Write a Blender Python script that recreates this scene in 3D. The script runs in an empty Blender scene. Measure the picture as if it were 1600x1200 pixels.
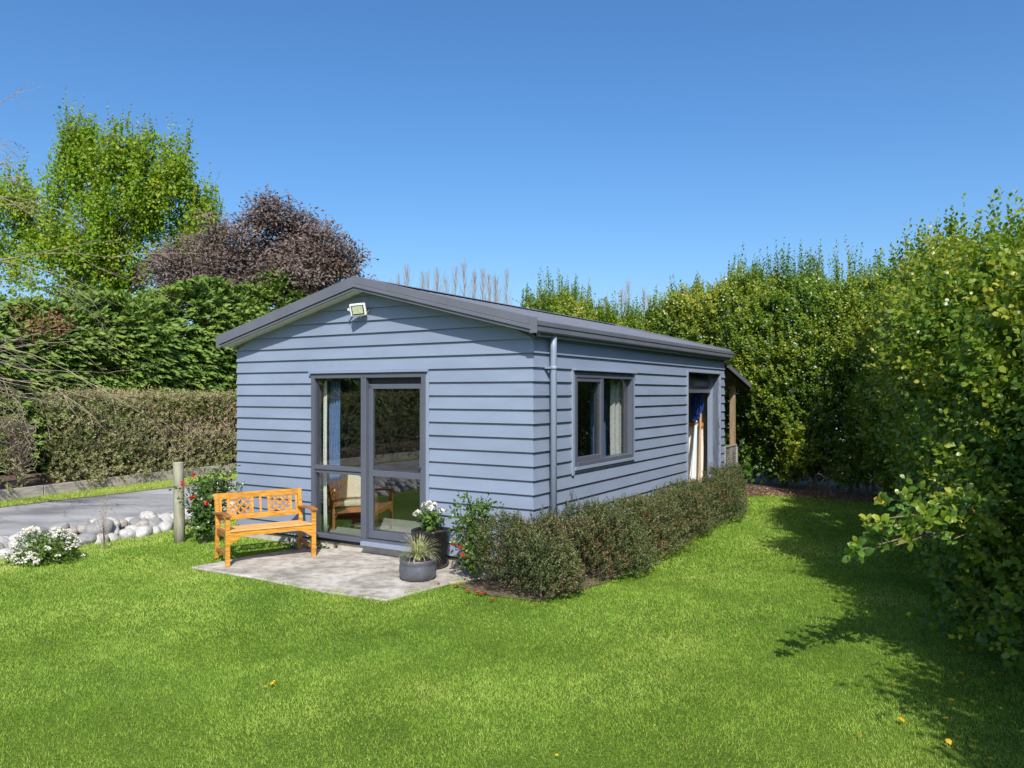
import bpy, math, random
import numpy as np
from mathutils import Vector, Matrix

R = math.radians
random.seed(7)
rng = np.random.default_rng(11)
scene = bpy.context.scene
col = scene.collection

# ------------------------------------------------------------------ camera, sky, sun, exposure
CAM_H = 2.02
cam_d = bpy.data.cameras.new('camera')
cam = bpy.data.objects.new('camera', cam_d)
col.objects.link(cam)
cam.location = (0, 0, CAM_H)
cam.rotation_euler = (R(90), 0, 0)
cam_d.sensor_width = 36
cam_d.lens = 27.45
cam_d.shift_y = 0.0091
cam_d.clip_start = 0.05
cam_d.clip_end = 2000
scene.camera = cam

SUN_EL, SUN_AZ = 44.0, 6.0          # the light travels forward, a little to the left
world = bpy.data.worlds.new('World')
scene.world = world
world.use_nodes = True
wn = world.node_tree
sky = wn.nodes.new('ShaderNodeTexSky')
sky.sky_type = 'NISHITA'
sky.sun_disc = False
sky.sun_elevation = R(SUN_EL)
sky.sun_rotation = R(180 - SUN_AZ)
sky.altitude = 50
sky.air_density = 1.0
sky.dust_density = 2.0
sky.ozone_density = 6.0
bg = wn.nodes['Background']
bg.inputs['Strength'].default_value = 0.112
hsv = wn.nodes.new('ShaderNodeHueSaturation')
hsv.inputs['Saturation'].default_value = 1.17
wn.links.new(sky.outputs['Color'], hsv.inputs['Color'])
wn.links.new(hsv.outputs['Color'], bg.inputs['Color'])

sun_d = bpy.data.lights.new('sun', 'SUN')
sun_d.energy = 3.8
sun_d.angle = R(0.53)
sun_d.color = (1.0, 0.955, 0.88)
sun = bpy.data.objects.new('sun', sun_d)
col.objects.link(sun)
ce = math.cos(R(SUN_EL))
LIGHT = Vector((-math.sin(R(SUN_AZ)) * ce, math.cos(R(SUN_AZ)) * ce, -math.sin(R(SUN_EL))))
sun.rotation_euler = LIGHT.to_track_quat('-Z', 'Y').to_euler()
sun.location = (0, 0, 30)

scene.view_settings.view_transform = 'Standard'
scene.view_settings.look = 'None'
scene.view_settings.gamma = 1
scene.view_settings.exposure = 0.68
scene.render.engine = 'CYCLES'
scene.cycles.max_bounces = 8
scene.cycles.transparent_max_bounces = 12
scene.cycles.caustics_reflective = False
scene.cycles.caustics_refractive = False

# ------------------------------------------------------------------ the cabin's frame: v runs back along its side wall, u left along its front
HX, HY, HA = 0.224, 8.55, R(58.6)
ca, sa = math.cos(HA), math.sin(HA)
def W(v, u, z=0.0):
    return Vector((HX + ca * v - sa * u, HY + sa * v + ca * u, z))
def W2(v, u):
    return np.stack([HX + ca * v - sa * u, HY + sa * v + ca * u], -1)

# ------------------------------------------------------------------ materials
def S(r, g, b):
    f = lambda c: (c / 255 / 12.92) if c / 255 <= 0.04045 else ((c / 255 + 0.055) / 1.055) ** 2.4
    return (f(r), f(g), f(b))
def ramp(nt, stops, fac):
    r = nt.nodes.new('ShaderNodeValToRGB')
    e = r.color_ramp.elements
    while len(e) < len(stops):
        e.new(0.5)
    for el, (p, c) in zip(e, stops):
        el.position = p
        el.color = (*c, 1)
    nt.links.new(fac, r.inputs['Fac'])
    return r.outputs['Color']
def noise(nt, vec, scale, detail=4, rough=0.55):
    n = nt.nodes.new('ShaderNodeTexNoise')
    n.inputs['Scale'].default_value = scale
    n.inputs['Detail'].default_value = detail
    n.inputs['Roughness'].default_value = rough
    nt.links.new(vec, n.inputs['Vector'])
    return n.outputs['Fac']
def coords(nt, scale=(1, 1, 1), world_pos=False):
    if world_pos:
        src = nt.nodes.new('ShaderNodeNewGeometry').outputs['Position']
    else:
        src = nt.nodes.new('ShaderNodeTexCoord').outputs['Object']
    m = nt.nodes.new('ShaderNodeMapping')
    m.inputs['Scale'].default_value = scale
    nt.links.new(src, m.inputs['Vector'])
    return m.outputs['Vector']
def new_mat(name):
    m = bpy.data.materials.new(name)
    m.use_nodes = True
    nt = m.node_tree
    return m, nt, nt.nodes['Principled BSDF']
def bump(nt, p, h, strength=0.3, dist=0.01):
    b = nt.nodes.new('ShaderNodeBump')
    b.inputs['Strength'].default_value = strength
    b.inputs['Distance'].default_value = dist
    nt.links.new(h, b.inputs['Height'])
    nt.links.new(b.outputs['Normal'], p.inputs['Normal'])
def mat(name, c, rough=0.6, metal=0.0, var=0.12, scale=6.0, stretch=(1, 1, 1), bmp=0.15, bdist=0.004, spec=0.5, c2=None, wp=False, stops=(0.3, 0.7)):
    m, nt, p = new_mat(name)
    v = coords(nt, stretch, wp)
    f = noise(nt, v, scale, 6)
    lo = tuple(x * (1 - var) for x in c)
    hi = c2 if c2 else tuple(min(1, x * (1 + var)) for x in c)
    nt.links.new(ramp(nt, [(stops[0], lo), (stops[1], hi)], f), p.inputs['Base Color'])
    p.inputs['Roughness'].default_value = rough
    p.inputs['Metallic'].default_value = metal
    p.inputs['Specular IOR Level'].default_value = spec
    if bmp:
        bump(nt, p, noise(nt, v, scale * 6, 3), bmp, bdist)
    return m
def leaf_mat(name, stops, rough=0.45, trans=0.3, spec=0.4):
    m, nt, p = new_mat(name)
    a = nt.nodes.new('ShaderNodeAttribute')
    a.attribute_name = 'tint'
    c = ramp(nt, stops, a.outputs['Fac'])
    nt.links.new(c, p.inputs['Base Color'])
    p.inputs['Roughness'].default_value = rough
    p.inputs['Specular IOR Level'].default_value = spec
    t = nt.nodes.new('ShaderNodeBsdfTranslucent')
    g = nt.nodes.new('ShaderNodeMix')
    g.data_type = 'RGBA'
    g.blend_type = 'MULTIPLY'
    g.inputs[0].default_value = 1
    nt.links.new(c, g.inputs[6])
    g.inputs[7].default_value = (1.35, 1.25, 0.5, 1)
    nt.links.new(g.outputs[2], t.inputs['Color'])
    mx = nt.nodes.new('ShaderNodeMixShader')
    mx.inputs['Fac'].default_value = trans
    nt.links.new(p.outputs['BSDF'], mx.inputs[1])
    nt.links.new(t.outputs['BSDF'], mx.inputs[2])
    nt.links.new(mx.outputs['Shader'], nt.nodes['Material Output'].inputs['Surface'])
    return m
def glass_mat():
    m = bpy.data.materials.new('window_glass')
    m.use_nodes = True
    nt = m.node_tree
    nt.nodes.clear()
    out = nt.nodes.new('ShaderNodeOutputMaterial')
    tr = nt.nodes.new('ShaderNodeBsdfTransparent')
    tr.inputs['Color'].default_value = (0.92, 0.94, 0.93, 1)
    gl = nt.nodes.new('ShaderNodeBsdfGlossy')
    gl.inputs['Roughness'].default_value = 0.0
    lw = nt.nodes.new('ShaderNodeLayerWeight')
    lw.inputs['Blend'].default_value = 0.5
    pw = nt.nodes.new('ShaderNodeMath'); pw.operation = 'POWER'; pw.inputs[1].default_value = 4.0
    ma = nt.nodes.new('ShaderNodeMath'); ma.operation = 'MULTIPLY_ADD'; ma.inputs[1].default_value = 0.9; ma.inputs[2].default_value = 0.125
    nt.links.new(lw.outputs['Facing'], pw.inputs[0])
    nt.links.new(pw.outputs[0], ma.inputs[0])
    mx = nt.nodes.new('ShaderNodeMixShader')
    nt.links.new(ma.outputs[0], mx.inputs['Fac'])
    nt.links.new(tr.outputs[0], mx.inputs[1])
    nt.links.new(gl.outputs[0], mx.inputs[2])
    nt.links.new(mx.outputs[0], out.inputs['Surface'])
    return m

M = {}
M['board'] = mat('blue_grey_paint', (0.205, 0.248, 0.33), 0.5, var=0.08, scale=1.3, stretch=(1, 1, 3), bmp=0.05, bdist=0.002)
def vary_boards(m):
    nt = m.node_tree
    p = nt.nodes['Principled BSDF']
    link = p.inputs['Base Color'].links[0]
    src = link.from_socket
    oi = nt.nodes.new('ShaderNodeObjectInfo')
    mr = nt.nodes.new('ShaderNodeMapRange')
    mr.inputs['To Min'].default_value = 0.945
    mr.inputs['To Max'].default_value = 1.045
    nt.links.new(oi.outputs['Random'], mr.inputs['Value'])
    mx = nt.nodes.new('ShaderNodeMix'); mx.data_type = 'RGBA'; mx.blend_type = 'MULTIPLY'; mx.inputs[0].default_value = 1
    nt.links.new(src, mx.inputs[6])
    nt.links.new(mr.outputs['Result'], mx.inputs[7])
    nt.links.new(mx.outputs[2], p.inputs['Base Color'])
vary_boards(M['board'])
M['trim'] = mat('blue_grey_trim', (0.22, 0.265, 0.345), 0.45, var=0.04, scale=2, bmp=0)
M['steel'] = mat('grey_roof_steel', (0.125, 0.132, 0.155), 0.42, var=0.1, scale=2.5, bmp=0.03, spec=0.5)
M['alu'] = mat('grey_aluminium', (0.09, 0.1, 0.128), 0.42, var=0.06, scale=3, bmp=0)
M['soffit'] = mat('cream_soffit', (0.66, 0.68, 0.58), 0.7, var=0.05, bmp=0)
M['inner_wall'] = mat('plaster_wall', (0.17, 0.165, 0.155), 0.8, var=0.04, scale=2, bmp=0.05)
M['carpet'] = mat('grey_carpet', (0.33, 0.35, 0.32), 0.95, var=0.25, scale=60, bmp=0.5)
M['plinth'] = mat('pale_concrete', (0.42, 0.39, 0.34), 0.85, var=0.3, scale=5, bmp=0.4)
M['glass'] = glass_mat()
M['white'] = mat('white_plastic', (0.75, 0.75, 0.72), 0.4, var=0.03, bmp=0)
M['lens'] = mat('frosted_lens', (0.42, 0.45, 0.3), 0.12, var=0.25, scale=30, bmp=0.1)
M['black'] = mat('black_plastic', (0.02, 0.02, 0.022), 0.5, var=0.1, bmp=0)
M['white_curtain'] = mat('white_curtain', (0.8, 0.8, 0.78), 0.9, var=0.03, scale=40, bmp=0.1)
M['blue_curtain'] = mat('blue_curtain', (0.12, 0.2, 0.4), 0.9, var=0.15, scale=20, bmp=0.2)
M['chair_wood'] = mat('oiled_timber', (0.34, 0.13, 0.04), 0.45, var=0.25, scale=5, stretch=(1, 8, 8), bmp=0.1)
M['cushion'] = mat('cream_cushion', (0.72, 0.66, 0.52), 0.9, var=0.05, scale=50, bmp=0.3)
M['bench'] = mat('varnished_pine', (0.6, 0.24, 0.026), 0.36, var=0.42, scale=4, stretch=(2, 14, 14), bmp=0.12, c2=(0.72, 0.36, 0.06), spec=0.5)
M['bench_seat'] = mat('sun_faded_pine', (0.62, 0.32, 0.09), 0.45, var=0.2, scale=4, stretch=(2, 14, 14), bmp=0.12, c2=(0.72, 0.44, 0.16))
M['bench_arm'] = mat('worn_brown_pine', (0.3, 0.12, 0.035), 0.5, var=0.3, scale=6, bmp=0.15)
M['pot_black'] = mat('black_glaze', (0.016, 0.015, 0.015), 0.22, var=0.3, scale=8, bmp=0.05)
M['pot_grey'] = mat('charcoal_glaze', (0.085, 0.09, 0.105), 0.38, var=0.25, scale=12, bmp=0.2)
M['soil'] = mat('potting_soil', (0.075, 0.04, 0.024), 0.95, var=0.5, scale=40, bmp=1, bdist=0.02)
M['post'] = mat('weathered_post', (0.31, 0.27, 0.19), 0.85, var=0.35, scale=5, stretch=(4, 4, 0.7), bmp=0.4, c2=(0.36, 0.36, 0.27))
M['lean_post'] = mat('treated_pine', (0.25, 0.18, 0.105), 0.8, var=0.3, scale=5, stretch=(4, 4, 0.7), bmp=0.3)
M['sleeper'] = mat('grey_sleeper', (0.38, 0.34, 0.29), 0.9, var=0.3, scale=4, stretch=(1, 1, 6), bmp=0.4)
M['rock'] = mat('river_stone', (0.36, 0.35, 0.33), 0.85, var=0.2, scale=2.6, bmp=0.3, c2=(0.52, 0.51, 0.48), bdist=0.01)
M['rock_dark'] = mat('grey_river_stone', (0.19, 0.19, 0.19), 0.85, var=0.15, scale=2.2, bmp=0.25, c2=(0.28, 0.275, 0.265), bdist=0.01)
M['rock_tan'] = mat('tan_river_stone', (0.28, 0.24, 0.2), 0.85, var=0.15, scale=2.2, bmp=0.25, c2=(0.38, 0.34, 0.29), bdist=0.01)
M['bark'] = mat('grey_bark', (0.16, 0.12, 0.085), 0.9, var=0.4, scale=9, stretch=(1, 1, 0.3), bmp=0.6)
M['twig'] = mat('pale_twig', (0.3, 0.24, 0.17), 0.85, var=0.3, scale=9, bmp=0)
M['poplar'] = mat('poplar_twig', (0.33, 0.27, 0.2), 0.9, var=0.25, scale=1, bmp=0)
M['galv'] = mat('galvanised_tube', (0.5, 0.5, 0.5), 0.4, metal=0.6, var=0.1, bmp=0)
M['rope'] = mat('blue_rope', (0.01, 0.05, 0.26), 0.6, var=0.3, scale=40, bmp=0.3)
M['ply'] = mat('orange_timber', (0.6, 0.25, 0.06), 0.55, var=0.2, scale=5, stretch=(6, 6, 1), bmp=0.1)
M['pale_panel'] = mat('pale_panel', (0.72, 0.68, 0.6), 0.6, var=0.08, scale=3, bmp=0)
M['pale_blue'] = mat('pale_blue_pole', (0.55, 0.68, 0.74), 0.4, var=0.1, scale=12, bmp=0)
M['handle_wood'] = mat('broom_handle', (0.5, 0.3, 0.15), 0.6, var=0.15, bmp=0)
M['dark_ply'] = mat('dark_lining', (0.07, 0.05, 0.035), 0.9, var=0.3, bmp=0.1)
M['red'] = mat('red_petals', (0.5, 0.012, 0.018), 0.5, var=0.25, scale=30, bmp=0)
M['orange_red'] = mat('orange_petals', (0.42, 0.04, 0.012), 0.6, var=0.3, scale=30, bmp=0)
M['yellow'] = mat('yellow_petals', (0.8, 0.5, 0.01), 0.6, var=0.15, scale=30, bmp=0)
M['far_wall'] = mat('far_house_wall', (0.3, 0.3, 0.31), 0.8, var=0.1, bmp=0)
M['far_roof'] = mat('far_house_roof', (0.06, 0.062, 0.07), 0.6, var=0.1, bmp=0)

G = lambda *s: [(p, c) for p, c in s]
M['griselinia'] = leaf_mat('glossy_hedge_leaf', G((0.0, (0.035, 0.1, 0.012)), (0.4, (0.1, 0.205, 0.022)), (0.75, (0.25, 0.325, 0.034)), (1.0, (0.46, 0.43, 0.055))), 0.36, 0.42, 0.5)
M['yellow_leaf'] = leaf_mat('yellowed_leaf', G((0.0, (0.6, 0.34, 0.02)), (1.0, (0.7, 0.45, 0.03))), 0.5, 0.25)
M['olive'] = leaf_mat('olive_hedge_leaf', G((0.0, (0.08, 0.1, 0.025)), (0.4, (0.19, 0.2, 0.065)), (0.75, (0.36, 0.34, 0.17)), (1.0, (0.36, 0.25, 0.14))), 0.5, 0.15, 0.4)
M['conifer'] = leaf_mat('conifer_spray', G((0.0, (0.04, 0.1, 0.022)), (0.5, (0.12, 0.215, 0.04)), (1.0, (0.24, 0.32, 0.055))), 0.6, 0.2, 0.25)
M['maple'] = leaf_mat('spring_leaf', G((0.0, (0.055, 0.14, 0.006)), (0.5, (0.17, 0.3, 0.012)), (1.0, (0.37, 0.38, 0.045))), 0.5, 0.38, 0.3)
M['purple'] = leaf_mat('purple_leaf', G((0.0, (0.045, 0.03, 0.025)), (0.5, (0.125, 0.088, 0.072)), (0.85, (0.2, 0.16, 0.15)), (1.0, (0.22, 0.13, 0.065))), 0.5, 0.12, 0.35)
M['rust'] = leaf_mat('rust_leaf', G((0.0, (0.16, 0.06, 0.03)), (1.0, (0.34, 0.16, 0.08))), 0.6, 0.25)
M['low_shrub'] = leaf_mat('grey_green_leaf', G((0.0, (0.03, 0.045, 0.016)), (0.5, (0.085, 0.112, 0.034)), (0.85, (0.18, 0.185, 0.07)), (1.0, (0.19, 0.1, 0.048))), 0.5, 0.12, 0.4)
M['camellia'] = leaf_mat('dark_glossy_leaf', G((0.0, (0.03, 0.07, 0.014)), (0.6, (0.085, 0.16, 0.03)), (1.0, (0.2, 0.26, 0.06))), 0.3, 0.2, 0.5)
M['flower_leaf'] = leaf_mat('fresh_green_leaf', G((0.0, (0.05, 0.11, 0.015)), (1.0, (0.17, 0.27, 0.04))), 0.45, 0.3)
M['blossom'] = leaf_mat('white_blossom', G((0.0, (0.66, 0.64, 0.62)), (1.0, (0.85, 0.84, 0.8))), 0.6, 0.25, 0.2)
M['strap'] = leaf_mat('cream_green_blade', G((0.0, (0.22, 0.3, 0.08)), (1.0, (0.62, 0.6, 0.34))), 0.5, 0.2)
M['dry'] = leaf_mat('dry_weed', G((0.0, (0.35, 0.26, 0.14)), (1.0, (0.5, 0.42, 0.25))), 0.7, 0.2)
M['litter'] = leaf_mat('dry_leaf', G((0.0, (0.16, 0.085, 0.045)), (1.0, (0.4, 0.25, 0.14))), 0.7, 0.1)
M['grass'] = leaf_mat('lawn_blade', G((0.0, (0.12, 0.25, 0.026)), (0.5, (0.285, 0.445, 0.056)), (0.85, (0.45, 0.56, 0.12)), (1.0, (0.5, 0.48, 0.18))), 0.5, 0.3, 0.3)

def ground_mats():
    m, nt, p = new_mat('lawn_turf')
    v = coords(nt, (1, 1, 1), True)
    f1 = noise(nt, v, 0.7, 4)
    f2 = noise(nt, v, 40, 5, 0.7)
    c1 = ramp(nt, [(0.3, (0.08, 0.14, 0.016)), (0.55, (0.12, 0.2, 0.024)), (0.75, (0.16, 0.24, 0.034))], f1)
    c2 = ramp(nt, [(0.3, (0.35, 0.35, 0.35)), (0.7, (1.3, 1.25, 1.1))], f2)
    mx = nt.nodes.new('ShaderNodeMix'); mx.data_type = 'RGBA'; mx.blend_type = 'MULTIPLY'; mx.inputs[0].default_value = 1
    nt.links.new(c1, mx.inputs[6]); nt.links.new(c2, mx.inputs[7])
    nt.links.new(mx.outputs[2], p.inputs['Base Color'])
    p.inputs['Roughness'].default_value = 0.9
    p.inputs['Specular IOR Level'].default_value = 0.15
    bump(nt, p, f2, 0.8, 0.03)
    M['lawn'] = m
    M['field'] = mat('rough_grass', (0.12, 0.16, 0.03), 0.95, var=0.4, scale=1.2, bmp=0.5, bdist=0.03, c2=(0.2, 0.22, 0.05), wp=True)
    M['verge'] = mat('verge_grass', (0.15, 0.2, 0.025), 0.95, var=0.3, scale=6, bmp=0.8, bdist=0.03, c2=(0.27, 0.28, 0.05), wp=True)
    m, nt, p = new_mat('driveway_concrete')
    v = coords(nt, (1, 1, 1), True)
    mp = nt.nodes.new('ShaderNodeMapping'); mp.inputs['Rotation'].default_value = (0, 0, -HA); mp.inputs['Scale'].default_value = (0.7, 1.5, 1)
    nt.links.new(v, mp.inputs['Vector'])
    f1 = noise(nt, mp.outputs['Vector'], 0.8, 6)
    f2 = noise(nt, v, 60, 4)
    c1 = ramp(nt, [(0.36, (0.15, 0.145, 0.145)), (0.48, (0.26, 0.255, 0.25)), (0.64, (0.35, 0.345, 0.34))], f1)
    nt.links.new(c1, p.inputs['Base Color'])
    p.inputs['Roughness'].default_value = 0.85
    bump(nt, p, f2, 0.4, 0.006)
    M['drive'] = m
    m, nt, p = new_mat('patio_concrete')
    v = coords(nt, (1, 1, 1), True)
    mp = nt.nodes.new('ShaderNodeMapping'); mp.inputs['Rotation'].default_value = (0, 0, R(18)); mp.inputs['Scale'].default_value = (1, 1.4, 1)
    nt.links.new(v, mp.inputs['Vector'])
    f1 = noise(nt, mp.outputs['Vector'], 1.9, 8, 0.65)
    f2 = noise(nt, v, 45, 5, 0.7)
    f3 = noise(nt, v, 9, 6, 0.7)
    c1 = ramp(nt, [(0.3, (0.2, 0.18, 0.155)), (0.45, (0.36, 0.33, 0.285)), (0.6, (0.5, 0.465, 0.41))], f1)
    c3 = ramp(nt, [(0.35, (0.6, 0.58, 0.55)), (0.55, (1, 1, 1))], f3)
    mx = nt.nodes.new('ShaderNodeMix'); mx.data_type = 'RGBA'; mx.blend_type = 'MULTIPLY'; mx.inputs[0].default_value = 1
    nt.links.new(c1, mx.inputs[6]); nt.links.new(c3, mx.inputs[7])
    nt.links.new(mx.outputs[2], p.inputs['Base Color'])
    p.inputs['Roughness'].default_value = 0.9
    bump(nt, p, f2, 0.5, 0.006)
    M['patio'] = m
    M['mulch'] = mat('bark_mulch', (0.13, 0.075, 0.05), 0.95, var=0.5, scale=22, bmp=1, bdist=0.04, c2=(0.3, 0.2, 0.14), wp=True)
    M['strip'] = mat('thin_dry_grass', (0.13, 0.13, 0.035), 0.95, var=0.4, scale=7, bmp=0.8, bdist=0.03, c2=(0.22, 0.2, 0.06), wp=True)
ground_mats()

# ------------------------------------------------------------------ builders
class MB:
    def __init__(self):
        self.v, self.f = [], []
    def add(self, vs, fs):
        o = len(self.v)
        self.v += [tuple(p) for p in vs]
        self.f += [tuple(i + o for i in q) for q in fs]
        return self
    def box(self, x0, x1, y0, y1, z0, z1):
        vs = [(x, y, z) for x in (x0, x1) for y in (y0, y1) for z in (z0, z1)]
        return self.add(vs, [(0, 1, 3, 2), (4, 6, 7, 5), (0, 4, 5, 1), (2, 3, 7, 6), (0, 2, 6, 4), (1, 5, 7, 3)])
    def bar(self, a, b, w, h, up=(0, 0, 1)):
        a, b, up = Vector(a), Vector(b), Vector(up)
        d = (b - a).normalized()
        s = d.cross(up).normalized()
        t = s.cross(d).normalized()
        vs = [p + s * (sx * w / 2) + t * (st * h / 2) for p in (a, b) for sx, st in ((-1, -1), (1, -1), (1, 1), (-1, 1))]
        return self.add(vs, [(3, 2, 1, 0), (4, 5, 6, 7)] + [(i, (i + 1) % 4, 4 + (i + 1) % 4, 4 + i) for i in range(4)])
    def prism(self, pts, vec):
        n = len(pts)
        vec = Vector(vec)
        vs = [Vector(p) for p in pts] + [Vector(p) + vec for p in pts]
        return self.add(vs, [tuple(range(n - 1, -1, -1)), tuple(range(n, 2 * n))] + [(i, (i + 1) % n, n + (i + 1) % n, n + i) for i in range(n)])
    def tube(self, pts, rad, n=6, cap=True):
        pts = [Vector(p) for p in pts]
        if not hasattr(rad, '__len__'):
            rad = [rad] * len(pts)
        vs, fs = [], []
        ref = None
        for i, p in enumerate(pts):
            d = (pts[min(i + 1, len(pts) - 1)] - pts[max(i - 1, 0)]).normalized()
            if ref is None:
                ref = d.orthogonal().normalized()
            ref = (ref - d * ref.dot(d)).normalized()
            s = d.cross(ref)
            for k in range(n):
                a = 2 * math.pi * k / n
                vs.append(p + (ref * math.cos(a) + s * math.sin(a)) * rad[i])
        for i in range(len(pts) - 1):
            for k in range(n):
                fs.append((i * n + k, i * n + (k + 1) % n, (i + 1) * n + (k + 1) % n, (i + 1) * n + k))
        if cap:
            fs += [tuple(range(n - 1, -1, -1)), tuple(range((len(pts) - 1) * n, len(pts) * n))]
        return self.add(vs, fs)
    def lathe(self, prof, n=40, sq=0.0):
        vs, fs = [], []
        for r, z in prof:
            for k in range(n):
                a = 2 * math.pi * k / n
                c, s = math.cos(a), math.sin(a)
                q = r * (1 + sq * (1 / max(abs(c), abs(s)) - 1))
                vs.append((q * c, q * s, z))
        for i in range(len(prof) - 1):
            for k in range(n):
                fs.append((i * n + k, i * n + (k + 1) % n, (i + 1) * n + (k + 1) % n, (i + 1) * n + k))
        fs += [tuple(range(n - 1, -1, -1)), tuple(range((len(prof) - 1) * n, len(prof) * n))]
        return self.add(vs, fs)
    def build(self, name, m, parent=None, bevel=0.0, smooth=False):
        me = bpy.data.meshes.new(name)
        me.from_pydata(self.v, [], self.f)
        me.materials.append(M[m])
        me.validate()
        if smooth:
            me.polygons.foreach_set('use_smooth', [True] * len(me.polygons))
        o = bpy.data.objects.new(name, me)
        col.objects.link(o)
        o.parent = parent
        if bevel:
            b = o.modifiers.new('bevel', 'BEVEL')
            b.width = bevel
            b.segments = 2
            b.limit_method = 'ANGLE'
        return o
def box(name, m, parent, x0, x1, y0, y1, z0, z1, bevel=0.0):
    return MB().box(x0, x1, y0, y1, z0, z1).build(name, m, parent, bevel)
def tag(o, label=None, cat=None, group=None, kind=None):
    if label: o['label'] = label
    if cat: o['category'] = cat
    if group: o['group'] = group
    if kind: o['kind'] = kind
    return o
def empty(name, loc=(0, 0, 0), rz=0.0):
    o = bpy.data.objects.new(name, None)
    col.objects.link(o)
    o.location = loc
    o.rotation_euler = (0, 0, rz)
    o.empty_display_size = 0.1
    return o
def sheet(name, m, pts, z, kind='structure'):
    me = bpy.data.meshes.new(name)
    me.from_pydata([(p[0], p[1], z) for p in pts], [], [tuple(range(len(pts)))])
    me.materials.append(M[m])
    o = bpy.data.objects.new(name, me)
    col.objects.link(o)
    o['kind'] = kind
    return o
def unit(a):
    return a / np.maximum(np.linalg.norm(a, axis=-1, keepdims=True), 1e-9)
def leaves(name, p, a, n, L, Wd, tint, m, parent=None, shape=4, curl=0.12):
    """one mesh of N leaves: base p, axis a, upper side n, length L, width Wd; shape 3 = blade, 4 = folded rhombus, 6 = rounded leaf"""
    p, a, n = np.asarray(p, float), unit(np.asarray(a, float)), np.asarray(n, float)
    N = len(p)
    n = unit(n - (n * a).sum(-1, keepdims=True) * a)
    s = np.cross(a, n)
    L = np.broadcast_to(np.asarray(L, float), (N,))[:, None]
    Wd = np.broadcast_to(np.asarray(Wd, float), (N,))[:, None]
    if shape == 3:
        vs = np.stack([p - s * Wd / 2, p + s * Wd / 2, p + a * L], 1)
        pat, sizes = [0, 1, 2], [3]
    elif shape == 4:
        e = p + a * L * 0.45 + n * Wd * 0.14
        vs = np.stack([p, e - s * Wd / 2, p + a * L - n * L * curl, e + s * Wd / 2], 1)
        pat, sizes = [0, 3, 2, 1], [4]
    else:
        e1, e2 = p + a * L * 0.4 + n * Wd * 0.1, p + a * L * 0.78 + n * Wd * 0.06
        vs = np.stack([p, e1 - s * Wd / 2, e2 - s * Wd * 0.4, p + a * L - n * L * curl, e2 + s * Wd * 0.4, e1 + s * Wd / 2], 1)
        pat, sizes = [0, 5, 1, 1, 5, 4, 2, 2, 4, 3], [3, 4, 3]
    k = vs.shape[1]
    me = bpy.data.meshes.new(name)
    me.vertices.add(N * k)
    me.vertices.foreach_set('co', vs.reshape(-1).astype(np.float32))
    idx = (np.arange(N)[:, None] * k + np.array(pat)[None]).reshape(-1)
    me.loops.add(len(idx))
    me.loops.foreach_set('vertex_index', idx.astype(np.int32))
    tot = np.tile(sizes, N)
    me.polygons.add(len(tot))
    me.polygons.foreach_set('loop_start', np.concatenate([[0], np.cumsum(tot)[:-1]]).astype(np.int32))
    me.update(calc_edges=True)
    at = me.attributes.new('tint', 'FLOAT', 'POINT')
    at.data.foreach_set('value', np.repeat(np.clip(np.broadcast_to(tint, (N,)), 0, 1), k).astype(np.float32))
    me.materials.append(M[m])
    o = bpy.data.objects.new(name, me)
    col.objects.link(o)
    o.parent = parent
    o['kind'] = 'stuff'
    return o
def vnoise(p, seed=0):
    """smooth value noise, about 0..1, for points (N, d<=3)"""
    p = np.asarray(p, float)
    if p.shape[1] < 3:
        p = np.concatenate([p, np.zeros((len(p), 3 - p.shape[1]))], 1)
    i = np.floor(p).astype(np.int64)
    f = p - i
    f = f * f * (3 - 2 * f)
    out = 0
    for dx in (0, 1):
        for dy in (0, 1):
            for dz in (0, 1):
                h = ((i[:, 0] + dx) * 374761393 + (i[:, 1] + dy) * 668265263 + (i[:, 2] + dz) * 2147483647 + seed * 974634777) & 0x7fffffff
                h = ((h ^ (h >> 13)) * 1274126177) & 0x7fffffff
                h = ((h ^ (h >> 16)) % 100003) / 100003.0
                w = (f[:, 0] if dx else 1 - f[:, 0]) * (f[:, 1] if dy else 1 - f[:, 1]) * (f[:, 2] if dz else 1 - f[:, 2])
                out = out + h * w
    return out
def fbm(p, seed=0):
    p = np.asarray(p, float)
    return 0.55 * vnoise(p, seed) + 0.3 * vnoise(p * 2.1, seed + 1) + 0.15 * vnoise(p * 4.3, seed + 2)
def rnd(n, lo=0.0, hi=1.0):
    return rng.uniform(lo, hi, n)
def rvec(n):
    return unit(rng.normal(size=(n, 3)))
def shoots(base, d, ln, k, leafL, spread=0.8, tint=None, wid=0.62, start=0.1):
    """leaves in a spiral along straight shoots; returns p, axis, normal, length, width, tint"""
    N = len(base)
    d = unit(d)
    ref = unit(np.cross(d, rvec(N)))
    s = np.cross(d, ref)
    tint = rnd(N, 0.2, 0.7) if tint is None else tint
    P, A, Nn, L, T = [], [], [], [], []
    ph = rnd(N, 0, 6.28)
    for j in range(k):
        f = start + (1 - start) * (j + rnd(N, -0.3, 0.3)) / max(k - 1, 1)
        ang = ph + 2.4 * j + rnd(N, -0.4, 0.4)
        rad = ref * np.cos(ang)[:, None] + s * np.sin(ang)[:, None]
        sp = spread * (1.15 - 0.6 * j / k)
        P.append(base + d * (ln * f)[:, None])
        A.append(unit(rad * sp + d * 0.6 + rng.normal(size=(N, 3)) * 0.15))
        Nn.append(d * 1.0 - rad * 0.2 + rng.normal(size=(N, 3)) * 0.3)
        L.append(leafL * rnd(N, 0.6, 1.1) * (1.05 - 0.35 * j / k))
        T.append(tint + 0.25 * (j / k) - 0.1 + rng.normal(size=N) * 0.1)
    L = np.concatenate(L)
    return np.concatenate(P), np.concatenate(A), np.concatenate(Nn), L, L * wid, np.concatenate(T)
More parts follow.
